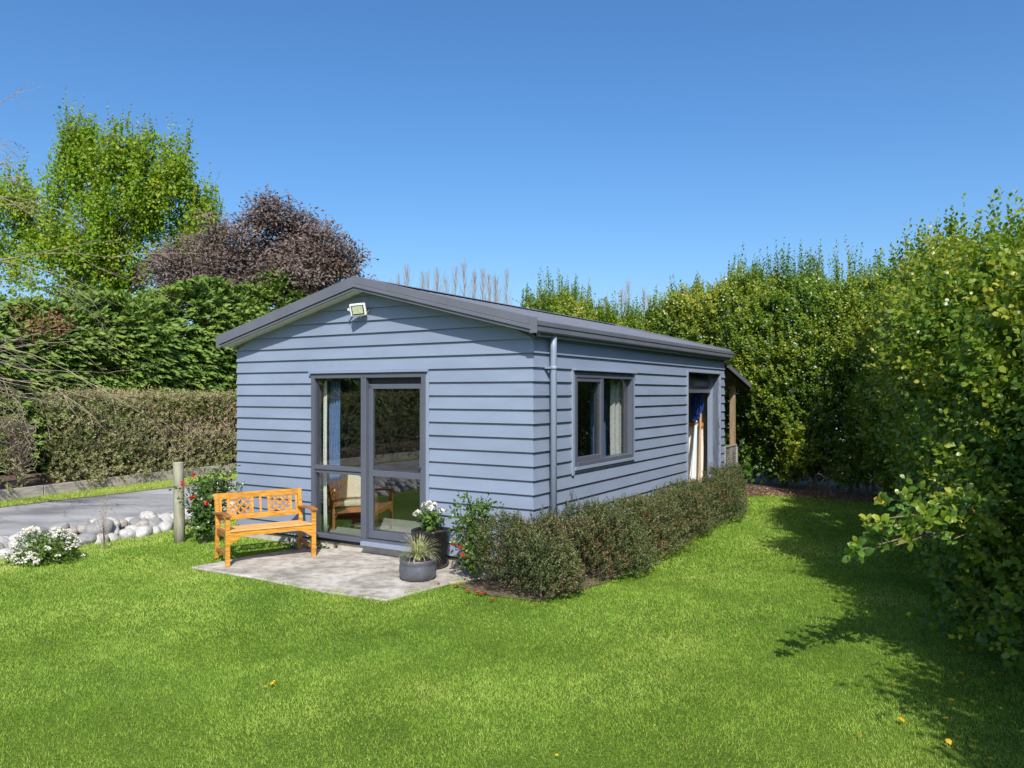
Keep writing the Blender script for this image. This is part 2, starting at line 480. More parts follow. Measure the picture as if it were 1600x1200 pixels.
def join(*sets):
    return [np.concatenate(x) for x in zip(*sets)]

# ------------------------------------------------------------------ setting: ground, lawn, driveway, patio
sheet('ground', 'field', [(-600, -300), (600, -300), (600, 900), (-600, 900)], -0.06)
def band(name, m, v0, v1, u0, u1, z):
    return sheet(name, m, [W(v0, u0), W(v1, u0), W(v1, u1), W(v0, u1)], z)
hedge_x = lambda y: 3.98 + np.where(y > 6, (y - 6) * 0.33, (y - 6) * 0.2)          # face of the tall hedge beside the lawn
lawn_pts = [W(-16, 5.75), W(-16, -9), W(14, -9), W(14, 5.75)]
sheet('lawn', 'lawn', lawn_pts, 0.0)
band('grass_strip', 'strip', -30, 16, 5.75, 6.25, -0.012)
band('rock_bed', 'mulch', -30, 16, 6.25, 7.05, -0.03)
band('driveway', 'drive', -30, 40, 7.05, 10.8, -0.02)
us = lambda v: 11.7 + 0.15 * np.maximum(v, -3.5)
sheet('verge', 'verge', [W(-30, 10.8), W(40, 10.8), W(40, us(40)), W(-3.5, us(-3.5)), W(-30, us(-30))], -0.012)
sheet('hedge_bed', 'mulch', [W(-30, us(-30)), W(-3.5, us(-3.5)), W(40, us(40)), W(40, us(40) + 3), W(-30, us(-30) + 3)], 0.13)
mul = [(6.9, 14.3), (6.2, 15.0), tuple(W(8.62, -1.4)[:2]), tuple(W(8.3, -0.4)[:2]), tuple(W(7.6, -0.1)[:2]), tuple(W(7.3, 0.6)[:2]), tuple(W(14, 4.8)[:2]), tuple(W(14, -6)[:2])]
sheet('mulch_bed', 'mulch', mul, 0.012)
hb = [(float(hedge_x(y)) + 0.25, y) for y in (-2, 2, 5, 7, 9, 11, 13, 15)]
sheet('hedge_soil', 'mulch', hb + [(12, 15), (12, -2)], 0.008)
sheet('shrub_bed', 'mulch', [W(-0.75, 0.5), W(-0.9, 0.0), W(-0.85, -0.55), W(0.2, -0.8), W(1.5, -0.72), W(3.5, -0.7), W(5.2, -0.66), W(7.0, -0.35), W(7.0, 0.02), W(0, 0.02), W(-0.02, 0.5)], 0.01)
pat = [W(0.02, 0.25), W(-0.7, 0.6), W(-1.58, 0.72), W(-1.66, 1.5), W(-1.62, 2.6), W(-1.66, 3.58), W(-0.9, 3.5), W(-0.25, 3.35), W(0.02, 3.9)]
patio = MB().prism([(p[0], p[1], -0.05) for p in reversed(pat)], (0, 0, 0.07)).build('patio', 'patio', None, 0.008)
patio['kind'] = 'structure'

# ------------------------------------------------------------------ the cabin
cabin = empty('weatherboard_cabin', (HX, HY, 0), HA)
tag(cabin, 'blue grey weatherboard cabin with low grey metal gable roof and glass sliding door', 'cabin')
LEN, WID, Z0, PITCH = 7.2, 4.8, 0.13, 0.1556
EAVE, RISE = 2.70, 0.25                     # wall top at the sides, roof slope
TB, TT = 0.037, 0.012                       # board thickness at its bottom and top
def gable_u(z):                             # half width of the gable wall at height z
    return 2.4 - max(0, (z - EAVE)) / RISE
DOOR = (1.44, 3.32, 0.15, 2.275)
WIN = (0.938, 2.738, 1.14, 2.262)
BAY = (5.09, 6.87, 0.10, 2.37)
def board(face, a0, a1, zb, zt, zc, e0, e1):
    """one weatherboard; a = distance along the wall, e0/e1 = how far the end runs out per thickness (mitre), or (slope) cut"""
    t = lambda z: TB + (TT - TB) * (z - zc) / PITCH
    pts = []
    for z in (zb, zt):
        s0, s1 = a0, a1
        if face == 'front' and z > EAVE:
            h = gable_u(z)
            s0, s1 = max(a0, 2.4 - h), min(a1, 2.4 + h)
            if s1 <= s0:
                s0 = s1 = (s0 + s1) / 2
        for a, e in ((s0, e0), (s1, e1)):
            for th in (0.0, t(z)):
                pts.append((a + e * th, th, z))
    # order: zb: s0 in,out s1 in,out ; zt the same
    if face == 'front':
        vs = [(-p[1], p[0], p[2]) for p in pts]
    else:
        vs = [(p[0], -p[1], p[2]) for p in pts]
    fs = [(0, 2, 3, 1), (4, 5, 7, 6), (1, 3, 7, 5), (0, 4, 6, 2), (0, 1, 5, 4), (2, 6, 7, 3)]
    MB().add(vs, fs).build('board', 'board', cabin)
def clad(face, a_end, openings, top, m0, m1):
    k = 0
    while True:
        zb = Z0 + k * PITCH
        zt = min(zb + PITCH + 0.012, top)
        if zb >= top - 0.02:
            break
        cuts = [(0.0, a_end, zb, zt)]
        for (o0, o1, oz0, oz1) in openings:
            new = []
            for (c0, c1, b, t) in cuts:
                if o1 <= c0 or o0 >= c1 or oz0 >= t or oz1 <= b:
                    new.append((c0, c1, b, t)); continue
                if o0 > c0: new.append((c0, o0, b, t))
                if o1 < c1: new.append((o1, c1, b, t))
                if oz0 > b + 0.02: new.append((o0, o1, b, oz0))
                if oz1 < t - 0.03: new.append((o0, o1, oz1, t))
            cuts = new
        for (c0, c1, b, t) in cuts:
            board(face, c0, c1, b, t, zb, -m0 if c0 == 0 else 0, m1 if c1 == a_end else 0)
        k += 1
clad('front', WID, [DOOR], 3.285, 1, 0)
clad('side', LEN, [WIN, BAY], 2.66, 1, 0)
# walls behind the boards
def wall_with_hole(name, face, a0, a1, hole_list, z0, z1, d0, d1, m):
    mb = MB()
    xs = sorted({a0, a1, *[h[0] for h in hole_list], *[h[1] for h in hole_list]})
    for s0, s1 in zip(xs, xs[1:]):
        segs = [(z0, z1)]
        for (h0, h1, hz0, hz1) in hole_list:
            if h0 <= s0 and s1 <= h1:
                segs = [(z0, hz0), (hz1, z1)]
        for b, t in segs:
            if t - b < 0.005: continue
            if face == 'front': mb.box(d0, d1, s0, s1, b, t)
            else: mb.box(s0, s1, d0, d1, b, t)
    return mb.build(name, m, cabin)
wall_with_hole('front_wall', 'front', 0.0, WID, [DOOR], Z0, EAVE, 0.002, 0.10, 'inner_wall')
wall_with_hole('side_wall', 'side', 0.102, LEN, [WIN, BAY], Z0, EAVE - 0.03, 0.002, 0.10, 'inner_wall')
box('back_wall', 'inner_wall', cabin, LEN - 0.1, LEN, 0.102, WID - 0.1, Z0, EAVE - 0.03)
box('back_cladding', 'board', cabin, LEN + 0.002, LEN + 0.03, -0.01, WID, Z0, EAVE)
box('left_wall', 'board', cabin, 0.102, LEN, WID - 0.098, WID, Z0, EAVE - 0.03)
box('partition_wall', 'inner_wall', cabin, 4.55, 4.65, 0.102, WID - 0.1, Z0, EAVE - 0.03)
MB().prism([(0.002, 0.02, EAVE), (0.002, WID - 0.02, EAVE), (0.002, 2.4, EAVE + 2.38 * RISE)], (0.05, 0, 0)).build('gable_panel', 'inner_wall', cabin)
MB().prism([(LEN - 0.05, 0.02, EAVE), (LEN - 0.05, WID - 0.02, EAVE), (LEN - 0.05, 2.4, EAVE + 2.38 * RISE)], (0.07, 0, 0)).build('gable_panel', 'board', cabin)
box('floor_slab', 'plinth', cabin, 0.012, LEN, 0.012, WID, -0.05, Z0 - 0.004)
box('carpet', 'carpet', cabin, 0.1, 4.55, 0.1, WID - 0.1, Z0, Z0 + 0.02)
box('ceiling', 'inner_wall', cabin, 0.055, LEN - 0.06, 0.055, WID - 0.055, EAVE - 0.028, EAVE - 0.003)
box('painted_shadow_strip', 'black', cabin, -0.006, 0.011, 0.0, WID, Z0 - 0.03, Z0 - 0.005)  # black strip stands in for the shadow below the bottom board
# roof: two ribbed sheets, ridge cap, barge boards, gutter, soffit
RX0, RX1, RY0, RY1 = -0.2, LEN + 0.1, -0.11, WID + 0.11
ZR = 2.80                                    # roof edge height at the gutter
ridge_z = ZR + (2.4 + 0.11) * RISE
def roof_slope(sign):
    mb = MB()
    prof = []
    x = RX0
    while x < RX1 - 0.01:
        for dx, dz in ((0, 0), (0.14, 0), (0.152, 0.013), (0.178, 0.013)):
            prof.append((min(x + dx, RX1), dz))
        x += 0.19
    prof.append((RX1, 0))
    ye = RY0 if sign > 0 else RY1
    top = [(px, ye, ZR + dz) for px, dz in prof] + [(px, 2.4, ridge_z + dz) for px, dz in prof]
    n = len(prof)
    mb.add(top, [(i, i + 1, n + i + 1, n + i) if sign > 0 else (i + 1, i, n + i, n + i + 1) for i in range(n - 1)])
    o = mb.build('roof_sheet', 'steel', cabin)
    sm = o.modifiers.new('thick', 'SOLIDIFY'); sm.thickness = 0.006
    return o
roof_slope(1); roof_slope(-1)
cap = MB()
cap.prism([(RX0 - 0.015, 2.4 - 0.16, ridge_z - 0.16 * RISE + 0.032), (RX0 - 0.015, 2.4, ridge_z + 0.036), (RX0 - 0.015, 2.4 + 0.16, ridge_z - 0.16 * RISE + 0.032), (RX0 - 0.015, 2.4, ridge_z + 0.03)], (RX1 - RX0 + 0.03, 0, 0))
cap.build('ridge_cap', 'steel', cabin)
def barge(x, sgn):
    """stepped metal barge along one gable end"""
    for side in (-1, 1):
        ye = RY0 - 0.005 if side < 0 else RY1 + 0.005
        mb = MB()
        for (xo, xi, t, b) in ((0.0, 0.03, 0.04, -0.055), (-0.014 * sgn, 0.03, -0.057, -0.10), (0.004 * sgn, 0.03, -0.102, -0.135)):
            xa, xb = x + xo, x + 0.03 * sgn
            pts = [(xa, ye, ZR + t), (xa, 2.4, ridge_z + t), (xa, 2.4, ridge_z + b), (xa, ye, ZR + b)]
            mb.prism(pts, (xb - xa, 0, 0))
        mb.build('barge_board', 'steel', cabin, 0.004)
barge(RX0 - 0.03, 1)
barge(RX1 + 0.03, -1)
for side in (-1, 1):
    ye = RY0 + 0.02 if side < 0 else RY1 - 0.02
    MB().prism([(RX0 + 0.002, ye, ZR - 0.115), (RX0 + 0.002, 2.4, ridge_z - 0.115), (RX0 + 0.002, 2.4, ridge_z - 0.128), (RX0 + 0.002, ye, ZR - 0.128)], (0.2, 0, 0)).build('soffit', 'soffit', cabin)
for ye, s in ((RY0, -1), (RY1, 1)):
    mb = MB()
    prof = [(0, -0.125), (0.055 * s, -0.125), (0.063 * s, -0.11), (0.063 * s, -0.06), (0.073 * s, -0.05), (0.073 * s, -0.005), (0.063 * s, 0.005), (0.05 * s, 0.005), (0.05 * s, -0.1), (0, -0.1)]
    pts = [(RX0 - 0.02, ye + p - 0.01 * s, ZR + q) for p, q in prof]
    if s < 0: pts = pts[::-1]
    mb.prism(pts, (RX1 - RX0 + 0.02, 0, 0))
    g = mb.build('gutter', 'steel', cabin)
    box('gutter_end_cap', 'steel', g, RX0 - 0.036, RX0 - 0.018, min(ye - 0.012 * s, ye + 0.075 * s), max(ye - 0.012 * s, ye + 0.075 * s), ZR - 0.14, ZR + 0.03, 0.003)
    box('fascia', 'trim', cabin, 0.0, LEN + 0.1, min(ye + 0.01, ye + 0.06) if s < 0 else ye - 0.06, ye + 0.06 if s < 0 else ye - 0.01, ZR - 0.16, ZR - 0.03)
# downpipe
dp = MB().tube([(0.30, -0.10, ZR - 0.12), (0.30, -0.10, 2.5), (0.30, -0.10, 0.05)], 0.037, 14).build('downpipe', 'trim', cabin, 0, True)
MB().tube([(0.30, -0.10, 2.325), (0.30, -0.10, 2.285)], 0.042, 14).build('bracket_ring', 'trim', dp, 0, True)
box('bracket_arm', 'trim', dp, 0.22, 0.275, -0.10, -0.02, 2.295, 2.315)
# sliding door
def frame_piece(name, m, par, face, a0, a1, z0, z1, d0, d1, bevel=0.004):
    if face == 'front':
        return box(name, m, par, d0, d1, a0, a1, z0, z1, bevel)
    return box(name, m, par, a0, a1, d0, d1, z0, z1, bevel)
D0, D1, DZ0, DZ1 = DOOR
sd = box('sliding_door_frame', 'alu', cabin, -0.052, 0.08, D0, D0 + 0.06, DZ0, DZ1, 0.004)
fp = lambda n, *a, m='alu', par=sd: frame_piece(n, m, par, 'front', *a)
fp('jamb', D1 - 0.06, D1, DZ0, DZ1, -0.052, 0.08)
fp('head', D0 + 0.061, D1 - 0.061, DZ1 - 0.062, DZ1 - 0.001, -0.052, 0.08)
fp('sill', D0 + 0.061, D1 - 0.061, DZ0, DZ0 + 0.05, -0.06, 0.08)
fp('mullion', 2.37, 2.455, DZ0 + 0.051, DZ1 - 0.063, -0.05, 0.075)
fp('meeting_stile', 2.30, 2.369, DZ0 + 0.16, DZ1 - 0.15, 0.0, 0.045)
fp('transom', 2.456, D1 - 0.061, 1.03, 1.085, -0.045, 0.05)
fp('beading', 2.456, D1 - 0.061, 0.985, 1.028, -0.028, 0.05)
fp('stile', D0 + 0.061, D0 + 0.12, DZ0 + 0.06, DZ1 - 0.14, 0.0, 0.045)
fp('top_rail', D0 + 0.121, 2.369, DZ1 - 0.2, DZ1 - 0.14, 0.0, 0.045)
fp('middle_rail', D0 + 0.121, 2.299, 0.985, 1.06, 0.0, 0.045)
fp('bottom_rail', D0 + 0.121, 2.369, DZ0 + 0.06, DZ0 + 0.158, 0.0, 0.045)
fp('track', D0 + 0.061, 2.369, DZ1 - 0.138, DZ1 - 0.063, 0.02, 0.06, m='black')
fp('step_sill', D0 + 0.01, 2.40, DZ0 - 0.02, DZ0 + 0.03, -0.12, -0.061, m='trim')
fp('head_flashing', D0 - 0.04, D1 + 0.03, DZ1 + 0.001, DZ1 + 0.03, -0.075, 0.0, m='trim')
fp('side_flashing', D0 - 0.045, D0 - 0.001, DZ0 - 0.01, DZ1, -0.044, 0.0, m='trim')
fp('handle', D0 + 0.075, D0 + 0.1, 1.13, 1.33, -0.035, -0.001, m='alu')
for (a0, a1, z0, z1, d) in ((2.456, D1 - 0.061, DZ0 + 0.05, 0.985, -0.005), (2.456, D1 - 0.061, 1.085, DZ1 - 0.062, -0.005), (D0 + 0.12, 2.30, DZ0 + 0.158, 0.985, 0.018), (D0 + 0.12, 2.30, 1.06, DZ1 - 0.2, 0.018)):
    fp('pane', a0, a1, z0, z1, d, d + 0.006, m='glass').modifiers.clear()
# side window
W0, W1, WZ0, WZ1 = WIN
wf = box('window_frame', 'alu', cabin, W0, W0 + 0.05, -0.05, 0.08, WZ0, WZ1, 0.004)
wp_ = lambda n, *a, m='alu': frame_piece(n, m, wf, 'side', *a)
wp_('jamb', W1 - 0.05, W1, WZ0, WZ1, -0.05, 0.08)
wp_('head', W0 + 0.051, W1 - 0.051, WZ1 - 0.05, WZ1 - 0.001, -0.05, 0.08)
wp_('sill', W0 + 0.051, W1 - 0.051, WZ0, WZ0 + 0.05, -0.06, 0.08)
wp_('mullion', 1.68, 1.76, WZ0 + 0.051, WZ1 - 0.051, -0.045, 0.06)
for n, a in (('sash_rail', (W0 + 0.09, 1.679, WZ0 + 0.051, WZ0 + 0.11)), ('sash_rail', (W0 + 0.09, 1.679, WZ1 - 0.1, WZ1 - 0.051)), ('sash_stile', (W0 + 0.051, W0 + 0.089, WZ0 + 0.051, WZ1 - 0.051))):
    wp_(n, *a, -0.04, 0.0)
wp_('pane', W0 + 0.09, 1.68, WZ0 + 0.11, WZ1 - 0.1, -0.02, -0.014, m='glass').modifiers.clear()
wp_('pane', 1.76, W1 - 0.05, WZ0 + 0.05, WZ1 - 0.05, 0.02, 0.026, m='glass').modifiers.clear()
wp_('side_flashing', W0 - 0.055, W0 - 0.001, WZ0 - 0.1, WZ1 + 0.03, -0.048, 0.0, m='trim')
wp_('side_flashing', W1 + 0.001, W1 + 0.05, WZ0 - 0.06, WZ1 + 0.03, -0.048, 0.0, m='trim')
wp_('head_flashing', W0 - 0.05, W1 + 0.05, WZ1 + 0.031, WZ1 + 0.05, -0.085, 0.0, m='trim')
wp_('sill_flashing', W0, W1, WZ0 - 0.045, WZ0 - 0.001, -0.058, 0.0, m='trim')
# storage bay with a roller door wound up inside
B0, B1, BZ0, BZ1 = BAY
bf = box('doorway_jamb', 'trim', cabin, B0 - 0.05, B0, -0.045, 0.12, BZ0, BZ1 + 0.03, 0.003)
frame_piece('far_jamb', 'trim', bf, 'side', B1, B1 + 0.05, BZ0, BZ1 + 0.03, -0.045, 0.2)
frame_piece('head', 'trim', bf, 'side', B0 + 0.001, B1 - 0.001, BZ1, BZ1 + 0.03, -0.05, 0.2)
MB().tube([(B0 + 0.03, 0.30, 2.22), (B1 - 0.02, 0.30, 2.22)], 0.15, 24).build('roller_drum', 'steel', bf, 0, True)
box('roller_bottom_rail', 'alu', bf, B0 + 0.03, B1 - 0.03, 0.13, 0.16, 2.03, 2.10)
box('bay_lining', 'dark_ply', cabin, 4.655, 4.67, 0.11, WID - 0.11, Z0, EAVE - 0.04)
# lean-to behind the cabin
lt = box('lean_to_rafter', 'dark_ply', cabin, LEN + 0.03, 9.0, 0.02, 0.07, 2.1, 2.11)
lt.data.clear_geometry()
mb = MB().prism([(LEN + 0.032, 0.0, 2.54), (9.02, 0.0, 2.13), (9.02, 0.0, 2.06), (LEN + 0.032, 0.0, 2.45)], (0, 0.05, 0))
me = bpy.data.meshes.new('rafter'); me.from_pydata(mb.v, [], mb.f); me.materials.append(M['dark_ply']); lt.data = me
MB().prism([(LEN + 0.032, -0.06, 2.58), (9.08, -0.06, 2.165), (9.08, -0.06, 2.14), (LEN + 0.032, -0.06, 2.55)], (0, WID, 0)).build('lean_to_roof', 'steel', cabin)
MB().prism([(LEN + 0.032, -0.075, 2.60), (9.1, -0.075, 2.18), (9.1, -0.075, 2.09), (LEN + 0.032, -0.075, 2.51)], (0, 0.014, 0)).build('lean_to_barge', 'steel', cabin)
box('lean_to_post', 'lean_post', cabin, 8.39, 8.49, 0.12, 0.22, 0.0, 2.2, 0.006)
box('lean_to_shade_sheet', 'dark_ply', cabin, LEN + 0.05, 8.88, 0.62, 0.65, 0.0, 2.12)  # dark sheet added to give the deep shade inside the lean-to
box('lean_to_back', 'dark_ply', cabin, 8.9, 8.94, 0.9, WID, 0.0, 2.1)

# gate of welded mesh under the lean-to
gate = empty('mesh_gate', W(7.3, 0.0, 0.0), HA)
tag(gate, 'galvanised diamond mesh gate under the lean-to behind the cabin', 'gate')
for n, a, b in (('rail', (0, 0, 1.0), (0.78, 0, 1.0)), ('rail', (0, 0, 0.12), (0.78, 0, 0.12)), ('stile', (0, 0, 0.02), (0, 0, 1.0)), ('stile', (0.78, 0, 0.0), (0.78, 0, 1.0)), ('post', (1.0, 0.05, 0.0), (1.0, 0.05, 0.95))):
    MB().tube([a, b], 0.02 if n != 'post' else 0.026, 8).build(n, 'galv', gate)
mb = MB()
for i in range(-9, 9):
    for s in (1, -1):
        x0, z0 = i * 0.085, 0.12
        p, q = (x0, z0), (x0 + 0.88, z0 + 0.88)
        lo, hi = max(0, x0), min(0.78, x0 + 0.88)
        if hi <= lo: continue
        za, zb = z0 + lo - x0, z0 + hi - x0
        if s < 0: za, zb = 1.12 - za, 1.12 - zb
        mb.tube([(lo, 0.004 * s, za), (hi, 0.004 * s, zb)], 0.005, 4, False)
mb.build('wire_mesh', 'galv', gate)['kind'] = 'stuff'

# floodlight on the gable
fl = empty('floodlight', W(-0.034, 2.47, 3.07), HA)
tag(fl, 'white square floodlight fixed under the gable peak', 'floodlight')
def tilted(mb, name, m, bevel=0.006):
    o = mb.build(name, m, fl, bevel)
    o.rotation_euler = (R(-6), R(-16), R(30))
    return o
tilted(MB().box(-0.15, -0.10, -0.1, 0.1, -0.055, 0.1), 'housing', 'white', 0.012)
tilted(MB().box(-0.156, -0.1505, -0.078, 0.078, -0.035, 0.082), 'bezel', 'black')
tilted(MB().box(-0.162, -0.1565, -0.066, 0.066, -0.024, 0.071), 'lens', 'lens')
MB().bar((-0.12, -0.1, -0.0), (0.012, -0.1, -0.03), 0.012, 0.03).bar((-0.12, 0.1, 0.0), (0.012, 0.1, -0.03), 0.012, 0.03).box(-0.004, 0.012, -0.1, 0.1, -0.045, -0.015).build('bracket', 'white', fl)
MB().tube([(-0.09, 0, -0.05), (-0.06, -0.05, -0.1), (0.0, -0.13, -0.03), (0.012, -0.13, 0.0)], 0.006, 6).build('cable', 'white', fl)

# ------------------------------------------------------------------ inside the cabin
def curtain(name, m, v0, u0, v1, u1, z0, z1, folds, amp, label, flare=0.0):
    root_a, root_b = Vector((v0, u0)), Vector((v1, u1))
    d = (root_b - root_a); n = Vector((-d.y, d.x)).normalized()
    vs, fs = [], []
    K, J = folds * 10, 8
    for j in range(J + 1):
        fz = j / J
        for i in range(K + 1):
            f = i / K
            off = amp * math.sin(f * folds * 2 * math.pi + 0.6 * math.sin(fz * 3)) * (0.6 + 0.4 * (1 - fz))
            p = root_a + d * (f * (1 + flare * (1 - fz))) + n * off
            w = W(p.x, p.y, z0 + (z1 - z0) * fz)
            vs.append(tuple(w))
    for j in range(J):
        for i in range(K):
            a = j * (K + 1) + i
            fs.append((a, a + 1, a + K + 2, a + K + 1))
    o = MB().add(vs, fs).build(name, m, None, 0, True)
    s = o.modifiers.new('cloth', 'SOLIDIFY'); s.thickness = 0.004
    return tag(o, label, 'curtain')
curtain('curtain', 'white_curtain', 0.14, 3.215, 0.16, 3.30, 0.17, 2.2, 2, 0.014, 'white curtain edge gathered inside the glass sliding door')
curtain('curtain', 'blue_curtain', 0.2, 3.03, 0.24, 3.27, 0.75, 2.2, 4, 0.025, 'blue curtain gathered inside the glass sliding door')
curtain('curtain', 'white_curtain', 2.46, 0.17, 3.06, 0.16, 0.9, 2.3, 4, 0.02, 'white curtain drawn back inside the side window', -0.02)
curtain('curtain', 'blue_curtain', 2.25, 0.36, 2.75, 0.34, 0.9, 2.25, 5, 0.03, 'blue curtain hanging behind the white one at the side window')
chair = empty('armchair', W(0.85, 3.45, 0.15), R(-68))
chair.scale = (0.9, 0.9, 0.85)
tag(chair, 'timber armchair with cream cushions behind the sliding door', 'armchair')
MB().prism([(-0.26, -0.27, 0.3), (0.3, -0.27, 0.36), (0.3, -0.27, 0.46), (-0.26, -0.27, 0.41)], (0, 0.54, 0)).build('seat_cushion', 'cushion', chair, 0.03)
MB().prism([(-0.22, -0.27, 0.42), (-0.36, -0.27, 0.86), (-0.26, -0.27, 0.9), (-0.1, -0.27, 0.45)], (0, 0.54, 0)).build('back_cushion', 'cushion', chair, 0.03)
for s in (-1, 1):
    MB().bar((-0.34, s * 0.33, 0.56), (0.36, s * 0.33, 0.6), 0.07, 0.03).build('armrest', 'chair_wood', chair, 0.005)
    MB().bar((0.32, s * 0.33, 0.0), (0.32, s * 0.33, 0.59), 0.04, 0.05, (1, 0, 0)).build('leg', 'chair_wood', chair, 0.004)
    MB().bar((-0.36, s * 0.33, 0.0), (-0.3, s * 0.33, 0.57), 0.04, 0.05, (1, 0, 0)).build('leg', 'chair_wood', chair, 0.004)
    MB().bar((-0.33, s * 0.33, 0.28), (0.32, s * 0.33, 0.34), 0.03, 0.07).build('side_rail', 'chair_wood', chair, 0.004)
    for q in range(5):
        x = -0.22 + q * 0.11
        MB().bar((x, s * 0.33, 0.32), (x, s * 0.33, 0.565), 0.02, 0.014, (1, 0, 0)).build('spindle', 'chair_wood', chair)
MB().bar((0.3, -0.31, 0.3), (0.3, 0.31, 0.3), 0.03, 0.08).build('front_rail', 'chair_wood', chair, 0.004)
MB().bar((-0.39, -0.31, 0.86), (-0.39, 0.31, 0.86), 0.03, 0.08).build('back_rail', 'chair_wood', chair, 0.004)

# things leaning in the storage bay
def stored(name, mb, m, label, cat, bevel=0.003):
    o = mb.build(name, m, None, bevel)
    return tag(o, label, cat)
o = stored('panel', MB().prism([W(6.98, 0.33, 0.13), W(6.98, 0.62, 0.13), W(7.07, 0.62, 1.40), W(7.07, 0.33, 1.40)], W(0.02, 0) - W(0, 0)), 'pale_panel', 'pale panel with an orange timber top edge inside the open doorway', 'panel')
MB().bar(W(7.05, 0.66, 1.43), W(7.05, 0.33, 1.43), 0.07, 0.07).build('top_edge', 'ply', o)
stored('plank', MB().bar(W(6.44, 0.47, 0.13), W(6.55, 0.52, 1.35), 0.13, 0.03, (1, 0, 0)), 'ply', 'orange timber plank leaning just inside the open doorway', 'plank')
stored('pole', MB().tube([W(6.6, 0.42, 0.13), W(6.95, 0.44, 1.5)], 0.028, 10), 'pale_blue', 'pale blue pole leaning in the open doorway', 'pole', 0)
stored('broom_handle', MB().tube([W(6.85, 0.34, 0.13), W(7.0, 0.37, 1.8)], 0.018, 8), 'handle_wood', 'brown wooden broom handle standing in the open doorway', 'broom handle', 0)
rp = MB()
for i in range(26):
    c = W(6.8 + rnd(1, -0.05, 0.05)[0], 0.38 + rnd(1, -0.05, 0.05)[0], 0)
    pts = []
    l, wq, ph = rnd(1, 0.08, 0.26)[0], rnd(1, 0.03, 0.1)[0], rnd(1, 0, 6.28)[0]
    for k in range(13):
        a = 2 * math.pi * k / 12
        pts.append((c.x + wq * math.sin(a) * math.cos(ph), c.y + wq * math.sin(a) * math.sin(ph), 2.0 - l + l * math.cos(a)))
    rp.tube(pts, 0.008, 5, False)
rp.tube([W(6.8, 0.38, 2.0), W(6.8, 0.38, 2.6)], 0.03, 6)
tag(rp.build('rope_hank', 'rope'), 'tangled hank of bright blue rope hanging in the open doorway', 'rope')
stored('bucket', MB().lathe([(0.1, 0.0), (0.13, 0.26), (0.12, 0.26), (0.09, 0.02)], 20), 'pale_blue', 'pale blue bucket on the floor of the open doorway', 'bucket', 0).location = W(5.75, 0.25, 0.126)

# ------------------------------------------------------------------ garden bench
e_ang = math.atan2(0.548, 0.836)
bc = Vector((-2.99, 9.50, 0.02))
bench = empty('garden_bench', bc, e_ang)
tag(bench, 'varnished orange pine garden bench with lattice back on the concrete patio', 'bench')
BL, BD = 0.51, 0.235
for sx in (-1, 1):
    x = sx * BL
    MB().bar((x, -BD, 0), (x, -BD, 0.565), 0.045, 0.05, (1, 0, 0)).build('leg', 'bench', bench, 0.004)
    MB().prism([(x - 0.0225, BD + 0.05, 0), (x - 0.0225, BD, 0.4), (x - 0.0225, BD + 0.07, 0.775), (x - 0.0225, BD + 0.115, 0.775), (x - 0.0225, BD + 0.05, 0.4), (x - 0.0225, BD + 0.1, 0)], (0.045, 0, 0)).build('leg', 'bench', bench, 0.004)
    MB().prism([(x - 0.035, -BD - 0.05, 0.566), (x - 0.035, -BD - 0.05, 0.592), (x - 0.035, -BD + 0.15, 0.602), (x - 0.035, BD + 0.04, 0.565), (x - 0.035, BD + 0.04, 0.54), (x - 0.035, -BD + 0.14, 0.574)], (0.07, 0, 0)).build('armrest', 'bench_arm', bench, 0.006)
    MB().bar((x, -BD + 0.026, 0.355), (x, BD, 0.34), 0.03, 0.07).build('side_rail', 'bench_arm', bench, 0.004)
    MB().bar((x, -BD + 0.026, 0.12), (x, BD + 0.04, 0.12), 0.028, 0.045).build('stretcher', 'bench_arm', bench, 0.004)
ap = [(-BL + 0.023, 0.39), (BL - 0.023, 0.39), (BL - 0.023, 0.25)]
ap += [(BL - 0.04 - 0.16 * f, 0.25 + 0.085 * math.sin(f * math.pi / 2)) for f in (0.15, 0.4, 0.7, 1.0)]
ap += [(-BL + 0.04 + 0.16 * f, 0.25 + 0.085 * math.sin(f * math.pi / 2)) for f in (1.0, 0.7, 0.4, 0.15)]
ap += [(-BL + 0.023, 0.25)]
MB().prism([(x, -BD - 0.02, z) for x, z in ap], (0, 0.026, 0)).build('apron', 'bench', bench, 0.003)
for i in range(5):
    y = -BD - 0.03 + i * 0.098
    box('seat_slat', 'bench_seat', bench, -BL + 0.024, BL - 0.024, y, y + 0.092, 0.392 - 0.006 * i, 0.412 - 0.006 * i, 0.004)
by = lambda z: BD + 0.025 + (z - 0.4) * 0.187     # leaning back
def backbar(name, x0, z0, x1, z1, w, t, dy=0.0):
    MB().bar((x0, by(z0) + dy, z0), (x1, by(z1) + dy, z1), t, w, (0, 0, 1) if abs(x1 - x0) > 1e-6 else (1, 0, 0)).build(name, 'bench', bench, 0.003)
backbar('top_rail', -BL - 0.03, 0.745, BL + 0.03, 0.745, 0.07, 0.034)
backbar('lower_rail', -BL + 0.023, 0.485, BL - 0.023, 0.485, 0.06, 0.03)
xs = lambda f: -BL - 0.02 + f * (2 * BL + 0.04)
for f in (0.06, 0.146, 0.417, 0.512, 0.607, 0.87, 0.94):
    x = xs(f)
    MB().bar((x, by(0.51), 0.51), (x, by(0.715), 0.715), 0.028, 0.016, (0, 1, 0)).build('back_slat', 'bench', bench, 0.002)
